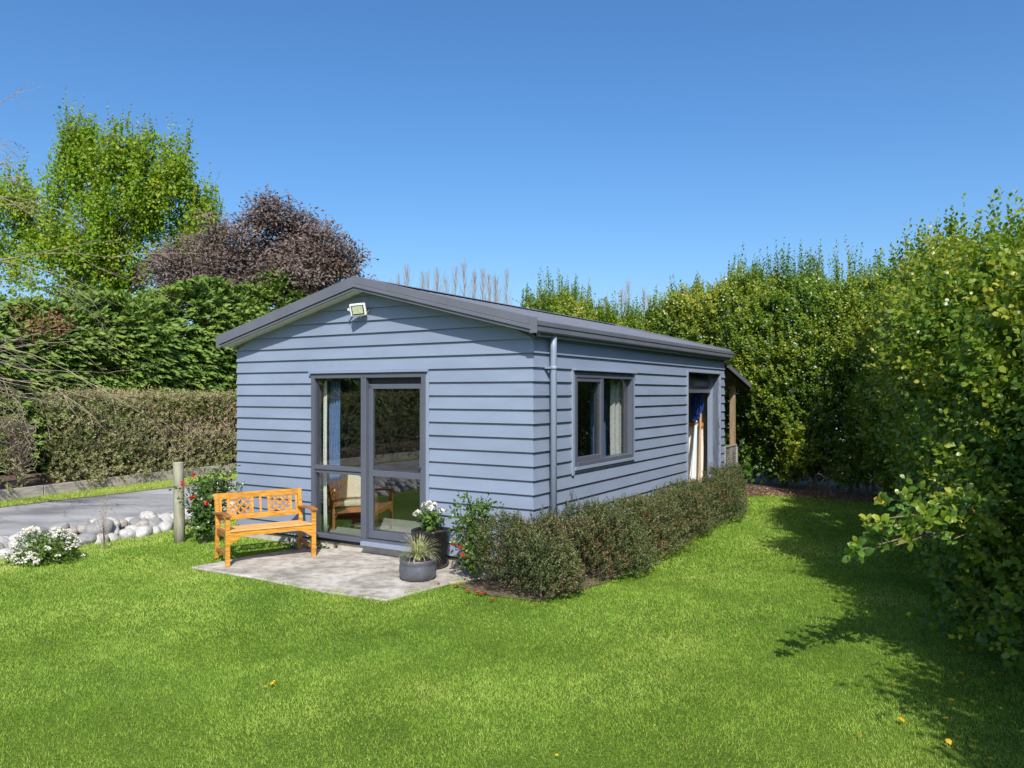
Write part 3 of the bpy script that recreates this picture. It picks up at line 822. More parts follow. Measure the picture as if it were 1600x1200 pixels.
for f0, f1 in ((0.146, 0.417), (0.607, 0.87)):
    a, b = xs(f0) + 0.012, xs(f1) - 0.012
    z0, z1 = 0.515, 0.71
    for s in (1, -1):
        for i in range(-4, 5):
            off = i * 0.094
            pts = []
            for k in range(61):
                t = k / 60
                x = (a + b) / 2 + off + s * (z1 - z0) * 1.05 * (t - 0.5)
                if a <= x <= b: pts.append((x, z0 + (z1 - z0) * t))
            if len(pts) > 12:
                p, q = pts[0], pts[-1]
                MB().bar((p[0], by(p[1]) - 0.005 * s, p[1]), (q[0], by(q[1]) - 0.005 * s, q[1]), 0.009, 0.021, (0, 0, 1)).build('lattice_strip', 'bench', bench)

# ------------------------------------------------------------------ pots
def pot(name, m, loc, prof, n, sq, soil_r, soil_z, label):
    o = empty(name, loc, HA)
    tag(o, label, 'plant pot')
    MB().lathe(prof, n, sq).build('pot_body', m, o, 0, True)
    MB().lathe([(soil_r * 0.98, soil_z - 0.02), (soil_r, soil_z), (soil_r * 0.5, soil_z + 0.012), (0.01, soil_z + 0.018)], n, sq).build('soil', 'soil', o, 0, True)
    return o
P1 = Vector((-0.93, 8.98, 0.02))
P2 = Vector((-1.015, 8.42, 0.02))
pot('tall_pot', 'pot_black', P1, [(0.12, 0), (0.165, 0.012), (0.185, 0.05), (0.195, 0.15), (0.205, 0.3), (0.21, 0.42), (0.213, 0.432), (0.208, 0.44), (0.195, 0.436), (0.188, 0.40), (0.18, 0.36)], 48, 0.22, 0.186, 0.405, 'tall glossy black planter holding a white flowering plant')
pot('bowl_pot', 'pot_grey', P2, [(0.13, 0), (0.17, 0.006), (0.195, 0.045), (0.203, 0.1), (0.2, 0.15), (0.192, 0.172), (0.197, 0.18), (0.198, 0.215), (0.192, 0.222), (0.18, 0.22), (0.176, 0.19), (0.17, 0.16)], 48, 0.0, 0.176, 0.19, 'low charcoal bowl planter holding striped grass')

def stems_mesh(paths, r0, r1, n=5):
    mb = MB()
    for p in paths:
        k = len(p)
        mb.tube(p, [r0 + (r1 - r0) * i / (k - 1) for i in range(k)], n, False)
    return mb
# white flowers in the tall pot
fw = empty('flowering_plant', P1 + Vector((-0.02, 0, 0.40)))
tag(fw, 'white flowering plant with fresh green leaves in the tall black pot', 'plant')
heads = [Vector((0.0, -0.02, 0.33)), Vector((-0.06, 0.0, 0.30)), Vector((0.05, 0.02, 0.31)), Vector((-0.12, -0.05, 0.23)), Vector((0.14, 0.03, 0.23)), Vector((-0.16, 0.02, 0.2)), Vector((0.03, -0.06, 0.28))]
paths = [[(h.x * 0.1, h.y * 0.1, 0), (h.x * 0.5, h.y * 0.5, h.z * 0.55), tuple(h)] for h in heads]
stems_mesh(paths, 0.006, 0.003).build('stems', 'flower_leaf', fw)['kind'] = 'stuff'
nb = 60
b_ = rng.normal(size=(nb, 3)) * [0.055, 0.055, 0.06] + [0, 0, 0.12]
d_ = unit(b_ * [1, 1, 0.3] + [0, 0, 0.1] + rng.normal(size=(nb, 3)) * 0.02)
leaves('leaf_mass', *shoots(b_, d_, rnd(nb, 0.04, 0.1), 7, 0.055), 'flower_leaf', fw, 6)
for h in heads:
    k = 34
    d = rvec(k); d[:, 2] = np.abs(d[:, 2]) * 0.9 + 0.05
    o = leaves('flower_head', np.array(h) + d * 0.018, unit(d + rng.normal(size=(k, 3)) * 0.5), d, rnd(k, 0.02, 0.034), 0.024, rnd(k), 'blossom', fw, 6)
    o.pop('kind', None)
# striped grass in the bowl
sg = empty('striped_grass', P2 + Vector((0, 0, 0.19)))
tag(sg, 'arching cream striped grass tuft in the low bowl pot', 'plant')
nb = 260
ang, lean, ln = rnd(nb, 0, 6.28), rnd(nb, 0.1, 0.95), rnd(nb, 0.2, 0.33)
P_, A_, N_, L_, W_, T_ = [], [], [], [], [], []
p = np.stack([np.cos(ang) * 0.03, np.sin(ang) * 0.03, np.zeros(nb)], 1) * rnd(nb, 0.2, 1.3)[:, None]
tn = rnd(nb)
for s in range(4):
    th = lean * (0.5 + 0.75 * s)
    a = np.stack([np.cos(ang) * np.sin(th), np.sin(ang) * np.sin(th), np.cos(th)], 1)
    P_.append(p); A_.append(a); N_.append(np.stack([-np.cos(ang) * np.cos(th), -np.sin(ang) * np.cos(th), np.sin(th)], 1)); L_.append(ln / 4 * 1.15); W_.append(np.full(nb, 0.0095 - 0.0016 * s)); T_.append(tn)
    p = p + a * (ln / 4)[:, None]
leaves('blade_mass', *[np.concatenate(x) for x in (P_, A_, N_, L_, W_, T_)], 'strap', sg, 4, 0.0)

# ------------------------------------------------------------------ climbing camellias with red flowers
def flower_shrub(name, base, hgt, wid, nstem, nshoot, leafL, label, flowers, fm, lean=(0, 0)):
    o = empty(name, base)
    tag(o, label, 'shrub')
    paths, B, Dv = [], [], []
    for i in range(nstem):
        a = random.uniform(0, 6.28)
        r = wid * random.uniform(0.15, 1.0)
        top = Vector((math.cos(a) * r * 0.8 + lean[0], math.sin(a) * r * 0.8 + lean[1], hgt * random.uniform(0.55, 1.0)))
        mid = Vector((top.x * 0.35 + random.uniform(-.04, .04), top.y * 0.35 + random.uniform(-.04, .04), top.z * 0.5))
        paths.append([(random.uniform(-.02, .02), random.uniform(-.02, .02), 0), mid, top])
    stems_mesh(paths, 0.009, 0.004).build('stems', 'bark', o)['kind'] = 'stuff'
    for i in range(nshoot):
        p = random.choice(paths)
        f = random.uniform(0.18, 1.0)
        q = Vector(p[0]).lerp(p[1], f * 2) if f < 0.5 else Vector(p[1]).lerp(p[2], f * 2 - 1)
        B.append(tuple(q + Vector((random.gauss(0, .03), random.gauss(0, .03), random.gauss(0, .03)))))
        dd = Vector((random.gauss(0, 1), random.gauss(0, 1), random.uniform(-.2, 1.1)))
        Dv.append(tuple(dd))
    B, Dv = np.array(B), np.array(Dv)
    leaves('foliage', *shoots(B, Dv, rnd(len(B), 0.08, 0.2), 6, leafL, 0.9, wid=0.5), 'camellia', o, 6)
    for (x, y, z, s) in flowers:
        k = 22
        d = rvec(k)
        f = leaves('flower', np.array((x, y, z)) + d * s * 0.25, unit(d + rng.normal(size=(k, 3)) * 0.4), d, s * 0.75, s * 0.6, rnd(k), 'camellia', o, 6)
        f.data.materials.clear(); f.data.materials.append(M[fm]); f.pop('kind', None)
    return o
flower_shrub('camellia_shrub', W(-0.62, 4.72, 0.0), 1.1, 0.5, 16, 420, 0.075, 'camellia shrub with red flowers between the wooden post and the cabin',
             [(-0.12, -0.42, 0.86, 0.036), (0.0, -0.4, 0.68, 0.04), (0.18, -0.38, 0.6, 0.036), (-0.02, -0.3, 0.95, 0.034), (0.3, -0.3, 0.33, 0.04)], 'red', (0.0, 0.0))
flower_shrub('climbing_rose', W(-0.42, 0.5, 0.0), 0.9, 0.3, 11, 260, 0.07, 'leafy upright shrub with orange red flowers at the cabin front corner',
             [(-0.2, -0.15, 0.42, 0.03), (-0.13, -0.16, 0.38, 0.034), (-0.1, -0.17, 0.3, 0.03)], 'orange_red', (-0.04, -0.02))
nb = 40
leaves('foliage_skirt', *shoots(np.stack([rnd(nb, -2.95, -2.2), rnd(nb, 10.0, 10.35), rnd(nb, 0.0, 0.05)], 1), rng.normal(size=(nb, 3)) * [1, 1, 0.3] + [0, 0, 0.7], rnd(nb, 0.05, 0.14), 6, 0.05), 'camellia', None, 6)
tag(bpy.data.objects['foliage_skirt'], None, None, None, 'stuff').name = 'ground_cover'
tag(bpy.data.objects['ground_cover'], 'low green ground cover behind the bench', 'ground cover')

# ------------------------------------------------------------------ low clipped shrubs along the side wall
def low_shrub(label, v0, v1, u_in, u_out, hfun, n, seed):
    o = empty('low_shrub', W((v0 + v1) / 2, -0.4, 0))
    tag(o, label, 'shrub', None)
    inv = np.array(o.location)
    v = rnd(n, v0, v1); f = rnd(n)
    uo = u_out(v) if callable(u_out) else np.full(n, u_out)
    uo = uo + 0.34 * (vnoise(np.stack([v * 1.9, 0 * v, 0 * v], 1), seed + 50) - 0.6)
    u = u_in + (uo - u_in) * f
    edge = np.minimum(1, 4.5 * np.minimum(f + 0.25, 1 - f)) ** 0.5
    endf = np.clip(np.minimum(v - v0 + 0.2, v1 - v + 0.2) / 0.3, 0, 1) ** 0.5
    xy = W2(v, u)
    top = hfun(v) * edge * endf * (0.5 + 0.55 * fbm(np.concatenate([xy * 2.6, np.zeros((n, 1))], 1), seed) + 0.42 * vnoise(np.concatenate([xy * 1.25, np.zeros((n, 1))], 1), seed + 40))
    q = rnd(n) ** 0.65
    z = 0.04 + top * q * 0.86
    base = np.concatenate([xy, z[:, None]], 1) - inv
    outw = (f - 0.45)[:, None] * np.array([[sa, -ca, 0]]) * 1.1
    d = outw + [0, 0, 0.9] + rng.normal(size=(n, 3)) * 0.35
    tn = 0.25 + 0.5 * fbm(base * 3 + 7, seed + 3) + rng.normal(size=n) * 0.1
    tn = np.where((fbm(base * 2.4 + 3, seed + 9) > 0.55) & (rnd(n) < 0.28), 0.96, tn)
    leaves('foliage', *shoots(base, d, rnd(n, 0.06, 0.13), 11, 0.034, 0.75, tn, 0.46), 'low_shrub', o, 4)
    paths = []
    for i in range(46):
        k = random.randrange(n)
        b = base[k]
        w = W((v0 + v1) / 2 + random.uniform(-.5, .5) * (v1 - v0) * 0.9, u_in + (float(np.mean(uo)) - u_in) * random.uniform(.2, .75), 0) - o.location
        paths.append([(w.x, w.y, 0), (w.x * 0.6 + b[0] * 0.4, w.y * 0.6 + b[1] * 0.4, b[2] * 0.55), tuple(b)] if (Vector(b) - w).length < 0.8 else [(w.x, w.y, 0), (w.x, w.y, 0.2), (w.x + .05, w.y, 0.3)])
    stems_mesh(paths, 0.009, 0.004, 4).build('stems', 'bark', o)['kind'] = 'stuff'
    return o
low_shrub('low grey green shrub wrapping round the front corner of the cabin', -0.9, 1.0, 0.2, lambda v: np.where(v < 0.1, -0.62, -0.86), lambda v: 0.68 + 0.0 * v, 4600, 3)
low_shrub('low grey green shrub under the side window', 0.85, 3.6, -0.08, -0.84, lambda v: 0.62 + 0 * v, 4600, 23)
low_shrub('low grey green shrub below the plain side wall past the window', 3.45, 5.3, -0.08, -0.8, lambda v: 0.6 + 0 * v, 2800, 43)
low_shrub('low grey green shrub in front of the open doorway', 5.15, 7.0, -0.12, lambda v: -0.8 + 0.22 * np.clip(v - 5.6, 0, 2), lambda v: 0.6 + 0.14 * np.clip(v - 5.2, 0, 1), 2800, 63)

# ------------------------------------------------------------------ tall glossy hedges
def hedge_set(A, B, nrm, thick, hf, n_face, n_top, n_spire, leafL, seed, face_len=(0.22, 0.5), face_k=11, zmin=0.12, lump=0.55, bigamp=0.0):
    A, B, nrm = np.array(A, float), np.array(B, float), unit(np.array(nrm, float))
    Ln = np.linalg.norm(B - A); dr = (B - A) / Ln
    n3 = np.array([nrm[0], nrm[1], 0])
    d3 = np.array([dr[0], dr[1], 0])
    out = []
    t = rnd(n_face, 0, Ln); h = hf(t)
    z = zmin + (h - zmin) * rnd(n_face) ** 0.85
    lp = 0.6 * vnoise(np.stack([t * 1.7 + 0.35 * np.sin(z * 1.7), z * 0.42, np.zeros(n_face)], 1), seed) + 0.4 * fbm(np.stack([t * 1.5, z * 1.5, np.zeros(n_face)], 1), seed + 2) - 0.5
    rnd_top = np.clip((z / h - 0.8) / 0.2, 0, 1) ** 2 * 0.45
    low = np.clip((1.3 - z) / 1.3, 0, 1) * 0.4
    bigl = (vnoise(np.stack([t * 0.5 + 3, z * 0.3, 0 * t], 1), seed + 31) - 0.45) * bigamp
    off = bigl + lp * 2 * lump - rnd_top - low - rnd(n_face) ** 1.5 * 0.32
    base = np.concatenate([A + dr * t[:, None] + nrm * off[:, None], z[:, None]], 1)
    d = n3 * 0.75 + [0, 0, 0.75] + rng.normal(size=(n_face, 3)) * 0.4
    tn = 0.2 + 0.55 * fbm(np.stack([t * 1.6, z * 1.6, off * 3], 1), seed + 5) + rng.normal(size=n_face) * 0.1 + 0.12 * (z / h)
    tn = tn + 0.5 * lp  # light and shade put into the tint: grooves darker, ridges yellower
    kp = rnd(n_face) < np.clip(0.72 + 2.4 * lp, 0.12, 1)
    out.append(shoots(base[kp], d[kp], rnd(kp.sum(), *face_len), face_k, leafL, 0.85, tn[kp]))
    t = rnd(n_top, 0, Ln); w = rnd(n_top); h = hf(t)
    base = np.concatenate([A + dr * t[:, None] - nrm * (w * thick)[:, None], (h - 0.35 + 0.5 * fbm(np.stack([t * 1.3, w * 2, 0 * w], 1), seed + 8) - 0.4 * (2 * w - 1) ** 2 * 0.6)[:, None]], 1)
    d = np.array([0, 0, 1.0]) + rng.normal(size=(n_top, 3)) * 0.25
    out.append(shoots(base, d, rnd(n_top, 0.2, 0.5), face_k, leafL, 0.75, 0.35 + 0.3 * rnd(n_top)))
    c = n_spire // 9
    t = np.repeat(rnd(c, 0, Ln), 9); w = np.repeat(rnd(c, 0.0, 0.7), 9); h = hf(t)
    n_spire = c * 9
    H = np.repeat(rnd(c, 0.4, 1.0) * (0.6 + 0.8 * vnoise(np.stack([t[::9] * 0.9, 0 * t[::9], 0 * t[::9]], 1), seed + 12)), 9)
    inner = np.tile(np.array([0.0, 0.35, 0.5, 0.6, 0.75, 0.85, 0.95, 1.0, 1.0]), c)
    jit = rng.normal(size=(n_spire, 3)) * np.array([0.085, 0.085, 0.03]) * inner[:, None]
    base = np.concatenate([A + dr * t[:, None] - nrm * (w * thick)[:, None], (h - 0.3)[:, None]], 1) + jit
    d = np.array([0, 0, 1.0]) + np.repeat(rng.normal(size=(c, 3)) * 0.07, 9, 0) + jit * [0.6, 0.6, 0] 
    sl = (0.3 + H) * (1 - 0.3 * inner) * rnd(n_spire, 0.85, 1.1)
    out.append(shoots(base, d, sl, 27, leafL * 1.0, 0.8, np.repeat(0.36 + 0.3 * rnd(c), 9)))
    # inner and rear leaves: larger and sparser, they close the hedge
    nb = int(n_face * 0.55)
    t = rnd(nb, 0, Ln); h = hf(t); z = 0.2 + (h - 0.45) * rnd(nb)
    base = np.concatenate([A + dr * t[:, None] - nrm * rnd(nb, 0.35, thick)[:, None], z[:, None]], 1)
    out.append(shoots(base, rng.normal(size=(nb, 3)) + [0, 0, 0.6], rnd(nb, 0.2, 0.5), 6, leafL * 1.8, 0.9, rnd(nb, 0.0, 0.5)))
    return out, (A, dr, nrm, Ln)
def hedge_stems(parent, A, dr, nrm, Ln, hf, n, thick):
    mb = MB()
    for i in range(n):
        t = random.uniform(0, Ln); w = random.uniform(0.2, thick * 0.8)
        b = A + dr * t - nrm * w
        p = [Vector((b[0], b[1], 0))]
        hh = float(hf(np.array([t]))[0]) * random.uniform(0.6, 0.95)
        k = 5
        for j in range(1, k):
            p.append(p[-1] + Vector((random.gauss(0, .09) + nrm[0] * 0.03, random.gauss(0, .09) + nrm[1] * 0.03, hh / (k - 1))))
        mb.tube(p, [0.03 - 0.005 * j for j in range(k)], 5, False)
        for q in range(4):
            s = p[random.randrange(1, k)]
            mb.tube([s, s + Vector((nrm[0] * 0.08 + random.gauss(0, .1), nrm[1] * 0.08 + random.gauss(0, .1), 0.22)), s + Vector((nrm[0] * 0.15 + random.gauss(0, .15), nrm[1] * 0.15 + random.gauss(0, .15), 0.45))], [0.012, 0.009, 0.005], 4, False)
    mb.build('stems', 'bark', parent)['kind'] = 'stuff'

# hedge beside the lawn
def h_y(y):
    h = 2.72 + 0.7 * np.clip((y - 6.5) / 3, 0, 1) + 0.5 * np.clip((y - 10) / 4, 0, 1) + 0.12 * np.sin(y * 2.1) + 0.1 * np.sin(y * 5.3 + 1)
    return h - 0.25 * np.exp(-((y - 13.4) / 0.4) ** 2) + 0.15 * np.exp(-((y - 8.5) / 2.0) ** 2)
rh = empty('lawn_hedge', (0, 0, 0))
tag(rh, 'tall glossy green hedge beside the lawn casting its shadow on the grass', 'hedge')
sets = []
for y0, y1, sl, nf, nt_, ns, sd in ((-1.6, 6.0, 0.2, 3200, 500, 180, 101), (6.0, 15.6, 0.33, 9500, 1100, 520, 131)):
    k = math.hypot(1, sl)
    hf = lambda t, y0=y0, k=k: h_y(y0 + t / k)
    hs, hp = hedge_set((float(hedge_x(y0)), y0), (float(hedge_x(y1)), y1), (-1, sl), 1.8, hf, nf, nt_, ns, 0.085, sd, bigamp=0.75)
    sets += hs
    hedge_stems(rh, *hp, hf, 22, 1.7)
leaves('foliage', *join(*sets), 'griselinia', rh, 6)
# its branch reaching out over the lawn: these leaves are large enough to tell apart
br = MB()
limbs = []
root = Vector((4.5, 6.5, 1.05))
for k in range(9):
    tip = Vector((2.3 + 0.13 * k + random.uniform(-.05, .05), 5.1 + 0.05 * k + random.uniform(-.12, .15), 1.1 + random.uniform(-0.12, 0.12)))
    mid = root.lerp(tip, 0.5) + Vector((0, 0, random.uniform(0.0, 0.08)))
    limbs.append([root, root.lerp(mid, 0.5), mid, mid.lerp(tip, 0.5) + Vector((0, 0, 0.02)), tip])
for p in limbs:
    br.tube(p, [0.016, 0.013, 0.01, 0.007, 0.004], 6, False)
branch = br.build('overhanging_branch', 'bark', rh, 0, True)
B_, D_ = [], []
for p in limbs:
    for s in range(10):
        f = random.uniform(0.6, 1.0) if s else 1.0
        i = min(int(f * 4), 3)
        q = p[i].lerp(p[i + 1], f * 4 - i)
        B_.append(q + Vector((random.gauss(0, .06), random.gauss(0, .06), random.gauss(0, .06))))
        D_.append(Vector((-0.6 + random.gauss(0, .5), -0.35 + random.gauss(0, .5), 0.75 + random.gauss(0, .3))))
B_, D_ = np.array([tuple(b) for b in B_]), np.array([tuple(d) for d in D_])
sp, sa_, sn, sl_, sw_, st_ = shoots(B_, D_, rnd(len(B_), 0.1, 0.24), 9, 0.085, 0.95, rnd(len(B_), 0.35, 0.75), 0.62)
order = rng.permutation(len(sp))[:300]
leaf_meshes = []
for tv in (0.3, 0.45, 0.6, 0.75, 0.9):
    o = leaves('leaf_source', np.zeros((1, 3)), np.array([[0, 1, 0]]), np.array([[0, 0, 1]]), 1.0, 0.62, np.array([tv]), 'griselinia', None, 6, 0.1)
    leaf_meshes.append(o.data)
    bpy.data.objects.remove(o)
yl = leaves('leaf_source', np.zeros((1, 3)), np.array([[0, 1, 0]]), np.array([[0, 0, 1]]), 1.0, 0.62, np.array([0.5]), 'yellow_leaf', None, 6, 0.1)
yellow_mesh = yl.data
bpy.data.objects.remove(yl)
for q, i in enumerate(order):
    me = yellow_mesh if q % 48 == 7 else leaf_meshes[int(np.clip((st_[i] - 0.2) / 0.8 * 5, 0, 4))]
    o = bpy.data.objects.new('leaf', me)
    col.objects.link(o)
    o.parent = branch
    a = Vector(sa_[i]).normalized(); n = Vector(sn[i]); n = (n - a * n.dot(a)).normalized()
    s = a.cross(n)
    mtx = Matrix((s, a, n)).transposed().to_4x4()
    o.matrix_local = Matrix.Translation(Vector(sp[i])) @ mtx @ Matrix.Scale(float(sl_[i]) * 1.1, 4)
rest = np.setdiff1d(np.arange(len(sp)), order)
leaves('leaf_mass', sp[rest], sa_[rest], sn[rest], sl_[rest], sw_[rest], st_[rest], 'griselinia', branch, 6)
# low skirt of the same hedge below the branch
nb = 420
yk = rnd(nb, 4.6, 8.6)
base = np.stack([hedge_x(yk) + 0.45 - rnd(nb, 0.2, 1.0) * np.clip(1.2 - np.abs(yk - 6.3) * 0.35, 0.2, 1.2), yk, rnd(nb, 0.15, 1.0)], 1)
leaves('low_growth', *shoots(base, np.array([-0.6, -0.3, 0.5]) + rng.normal(size=(nb, 3)) * 0.5, rnd(nb, 0.15, 0.35), 10, 0.085, 0.9), 'griselinia', rh, 6)

# hedge behind the cabin
def h_back(t):           # t runs from the corner (u = -2.4) to the left
    u = t - 2.4
    return 4.05 + 0.3 * np.exp(-((u + 0.3) / 1.6) ** 2) - 0.5 * np.exp(-((u - 3.0) / 0.9) ** 2) + 0.35 * np.exp(-((u - 5.0) / 0.6) ** 2) + 0.12 * np.sin(u * 4.7)
bh = empty('rear_hedge', (0, 0, 0))
tag(bh, 'tall leafy green hedge with upright shoots behind the cabin', 'hedge')
a2, b2 = W(9.25, -2.4), W(9.25, 5.6)
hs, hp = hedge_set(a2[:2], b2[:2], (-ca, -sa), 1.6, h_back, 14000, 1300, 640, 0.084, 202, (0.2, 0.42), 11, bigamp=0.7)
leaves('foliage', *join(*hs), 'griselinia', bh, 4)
hedge_stems(bh, *hp, h_back, 36, 1.6)

# ------------------------------------------------------------------ clipped hedges past the driveway
def clipped(label, v0, v1, n, seed, brown):
    o = empty('clipped_hedge', W((v0 + v1) / 2, us((v0 + v1) / 2) + 0.6, 0))
    tag(o, label, 'hedge')
    loc = np.array(o.location)
    v = rnd(n, v0, v1)
    face = rnd(n)
    z = np.where(face < 0.7, 0.06 + 1.92 * rnd(n), 1.98)
    wv = np.where(face < 0.7, 0.0, rnd(n, 0, 1.2))
    lp = fbm(np.stack([v * 1.3, z * 1.3, wv], 1), seed) - 0.5
    dep = rnd(n) ** 1.6 * 0.35
    endr = np.clip(1 - np.minimum(v - v0, v1 - v) / 0.5, 0, 1) ** 2
    u = us(v) + 0.12 + wv - np.where(face < 0.7, lp * 0.5, 0) + np.where(face < 0.7, dep, 0) + endr * 0.35
    z = z + np.where(face >= 0.7, lp * 0.16 - dep * 0.5 - endr * 0.35, 0) - np.where(face < 0.7, 0, 0)
    low = (face < 0.7) & (z < 0.45)
    u = u - np.where(low, 0.22, 0)
    base = np.concatenate([W2(v, u), z[:, None]], 1) - loc
    # bare patch where the twigs show
    bare = brown * np.exp(-((v - 5.6) / 1.9) ** 2) * np.exp(-((z - 1.45) / 0.5) ** 2) * (face < 0.7)
    keep = rnd(n) > bare * 0.82
    outd = np.where((face < 0.7)[:, None], np.array([[sa, -ca, 0.5]]), np.array([[0, 0, 1.0]]))
    d = outd + rng.normal(size=(n, 3)) * 0.5
    tn = 0.1 + 0.75 * fbm(np.stack([v * 2, z * 2, u], 1), seed + 3) + rng.normal(size=n) * 0.14 + bare * 0.8 + 0.15 * (face > 0.7)
    k = keep
    leaves('foliage', *shoots(base[k], d[k], rnd(k.sum(), 0.08, 0.2), 8, 0.06, 0.9, tn[k], 0.5), 'olive', o, 4)
    nb = n // 3
    v = rnd(nb, v0 + 0.2, v1 - 0.2)
    base = np.concatenate([W2(v, us(v) + rnd(nb, 0.45, 1.1)), rnd(nb, 0.2, 1.8)[:, None]], 1) - loc
    leaves('inner_foliage', *shoots(base, rng.normal(size=(nb, 3)), rnd(nb, 0.15, 0.4), 5, 0.13, 0.9, rnd(nb, 0, 0.4)), 'olive', o, 4)
    mb = MB()
    for i in range(int((v1 - v0) * 26)):
        vv = random.uniform(v0 + 0.1, v1 - 0.1) if random.random() < 0.45 else random.gauss(5.4, 1.6)
        vv = min(max(vv, v0 + .1), v1 - .1)
        z0 = random.uniform(0.3, 1.2)
        p = [W(vv, us(vv) + random.uniform(0.3, 0.5), z0)]
        for j in range(3):
            p.append(p[-1] + Vector((random.gauss(0, .1), random.gauss(-0.02, .1), random.uniform(0.02, 0.24))))
        mb.tube([q - o.location for q in p], [0.012, 0.009, 0.006, 0.004], 4, False)
    mb.build('twigs', 'twig', o)['kind'] = 'stuff'
clipped('clipped olive green hedge with a bare brown patch beyond the driveway', 1.35, 15.5, 9000, 31, 1.0)
clipped('clipped olive green hedge past the gap along the driveway', -21.0, 0.85, 6000, 57, 0.2)
edge = empty('timber_edging', W(0, us(0), 0))
tag(edge, 'grey timber sleeper edging below the clipped hedge', 'edging')
v = -20.6
while v < 16:
    a, b = W(v, us(v) - 0.04, 0.0) - edge.location, W(v + 2.38, us(v + 2.38) - 0.04, 0.0) - edge.location
    a.z, b.z = 0.08 + random.uniform(-.01, .01), 0.08 + random.uniform(-.01, .01)
    MB().bar(a, b, 0.06, 0.22).build('sleeper', 'sleeper', edge, 0.006)
    v += 2.4

# ------------------------------------------------------------------ conifer screen, trees
def conifer_row():
    o = empty('conifer_hedge', W(5, 15.6, 0))
    tag(o, 'tall feathery green conifer screen behind the clipped hedge', 'conifer hedge')
    loc = np.array(o.location)
    n = 17500
    v = np.where(rnd(n) < 0.82, rnd(n, 0, 15), rnd(n, -20, 0))
    h = 4.0 + 1.2 * np.clip((v - 3.5) / 6.5, 0, 1) + 0.16 * np.sin(v * 1.9) + 0.12 * np.sin(v * 4.3) + 0.75 * (vnoise(np.stack([v * 2.6, 0 * v, 0 * v], 1), 71) - 0.5)
    f = rnd(n)
    z = 0.4 + (h - 0.4) * np.where(f < 0.82, rnd(n), 1.0)
    lp = fbm(np.stack([v * 0.9, z * 0.7, 0 * v], 1), 77) - 0.5
    top = np.clip((z / h - 0.75) / 0.25, 0, 1)
    u = 15.2 - lp * 1.1 + top ** 2 * rnd(n, 0.2, 1.3) + rnd(n) * 0.3
    base = np.concatenate([W2(v, u), z[:, None]], 1) - loc
    out3 = np.array([sa, -ca, 0])
    sd_ = np.array([ca, sa, 0])
    dirn = out3 * (0.9 - 0.5 * top)[:, None] + sd_ * (rng.normal(size=n) * 0.6)[:, None] + np.array([0, 0, 1.0]) * (0.1 + 0.9 * top + rng.normal(size=n) * 0.2)[:, None]
    dirn = unit(dirn)
    side = unit(np.cross(dirn, np.array([0, 0, 1.0]) + rng.normal(size=(n, 3)) * 0.2))
    tn = 0.2 + 0.6 * fbm(np.stack([v * 1.5, z * 2.2, u], 1), 88) + rng.normal(size=n) * 0.08
    ln = rnd(n, 0.35, 0.62)
    P, A, Nn, L, Wd, T = [], [], [], [], [], []
    for j in range(11):
        s = (j % 2) * 2 - 1
        f = 0.08 * j
        P.append(base + dirn * (ln * f)[:, None] - np.array([0, 0, 1]) * (ln * f * f * 0.35)[:, None])
        A.append(unit(dirn * 0.9 + side * s * 0.6 - np.array([0, 0, 0.18]) + rng.normal(size=(n, 3)) * 0.12))
        Nn.append(np.tile(out3 * 0.9 + np.array([0, 0, 0.55]), (n, 1)) + rng.normal(size=(n, 3)) * 0.3)
        L.append(ln * (0.55 - 0.025 * j)); Wd.append(ln * 0.13); T.append(tn + 0.02 * j)
    leaves('foliage', *[np.concatenate(x) for x in (P, A, Nn, L, Wd, T)], 'conifer', o, 4, 0.2)
    nb = 6000
    v = rnd(nb, -20, 15)
    base = np.concatenate([W2(v, rnd(nb, 15.6, 16.5)), (rnd(nb) * (3.4 + 1.05 * np.clip((v - 3.5) / 6.5, 0, 1)))[:, None]], 1) - loc
    leaves('inner_foliage', *shoots(base, rng.normal(size=(nb, 3)), rnd(nb, 0.2, 0.5), 9, 0.3, 0.9, rnd(nb, 0, 0.3), 0.4), 'conifer', o, 4)
    mb = MB()
    for i in range(20):
        q = W(-19.0 + i * 1.75, 16.1, 0) - o.location
        mb.tube([(q.x, q.y, 0), (q.x + .05, q.y, 2.0), (q.x, q.y, 4.0)], [0.13, 0.1, 0.04], 7, False)
    mb.build('trunks', 'bark', o)['kind'] = 'stuff'
conifer_row()

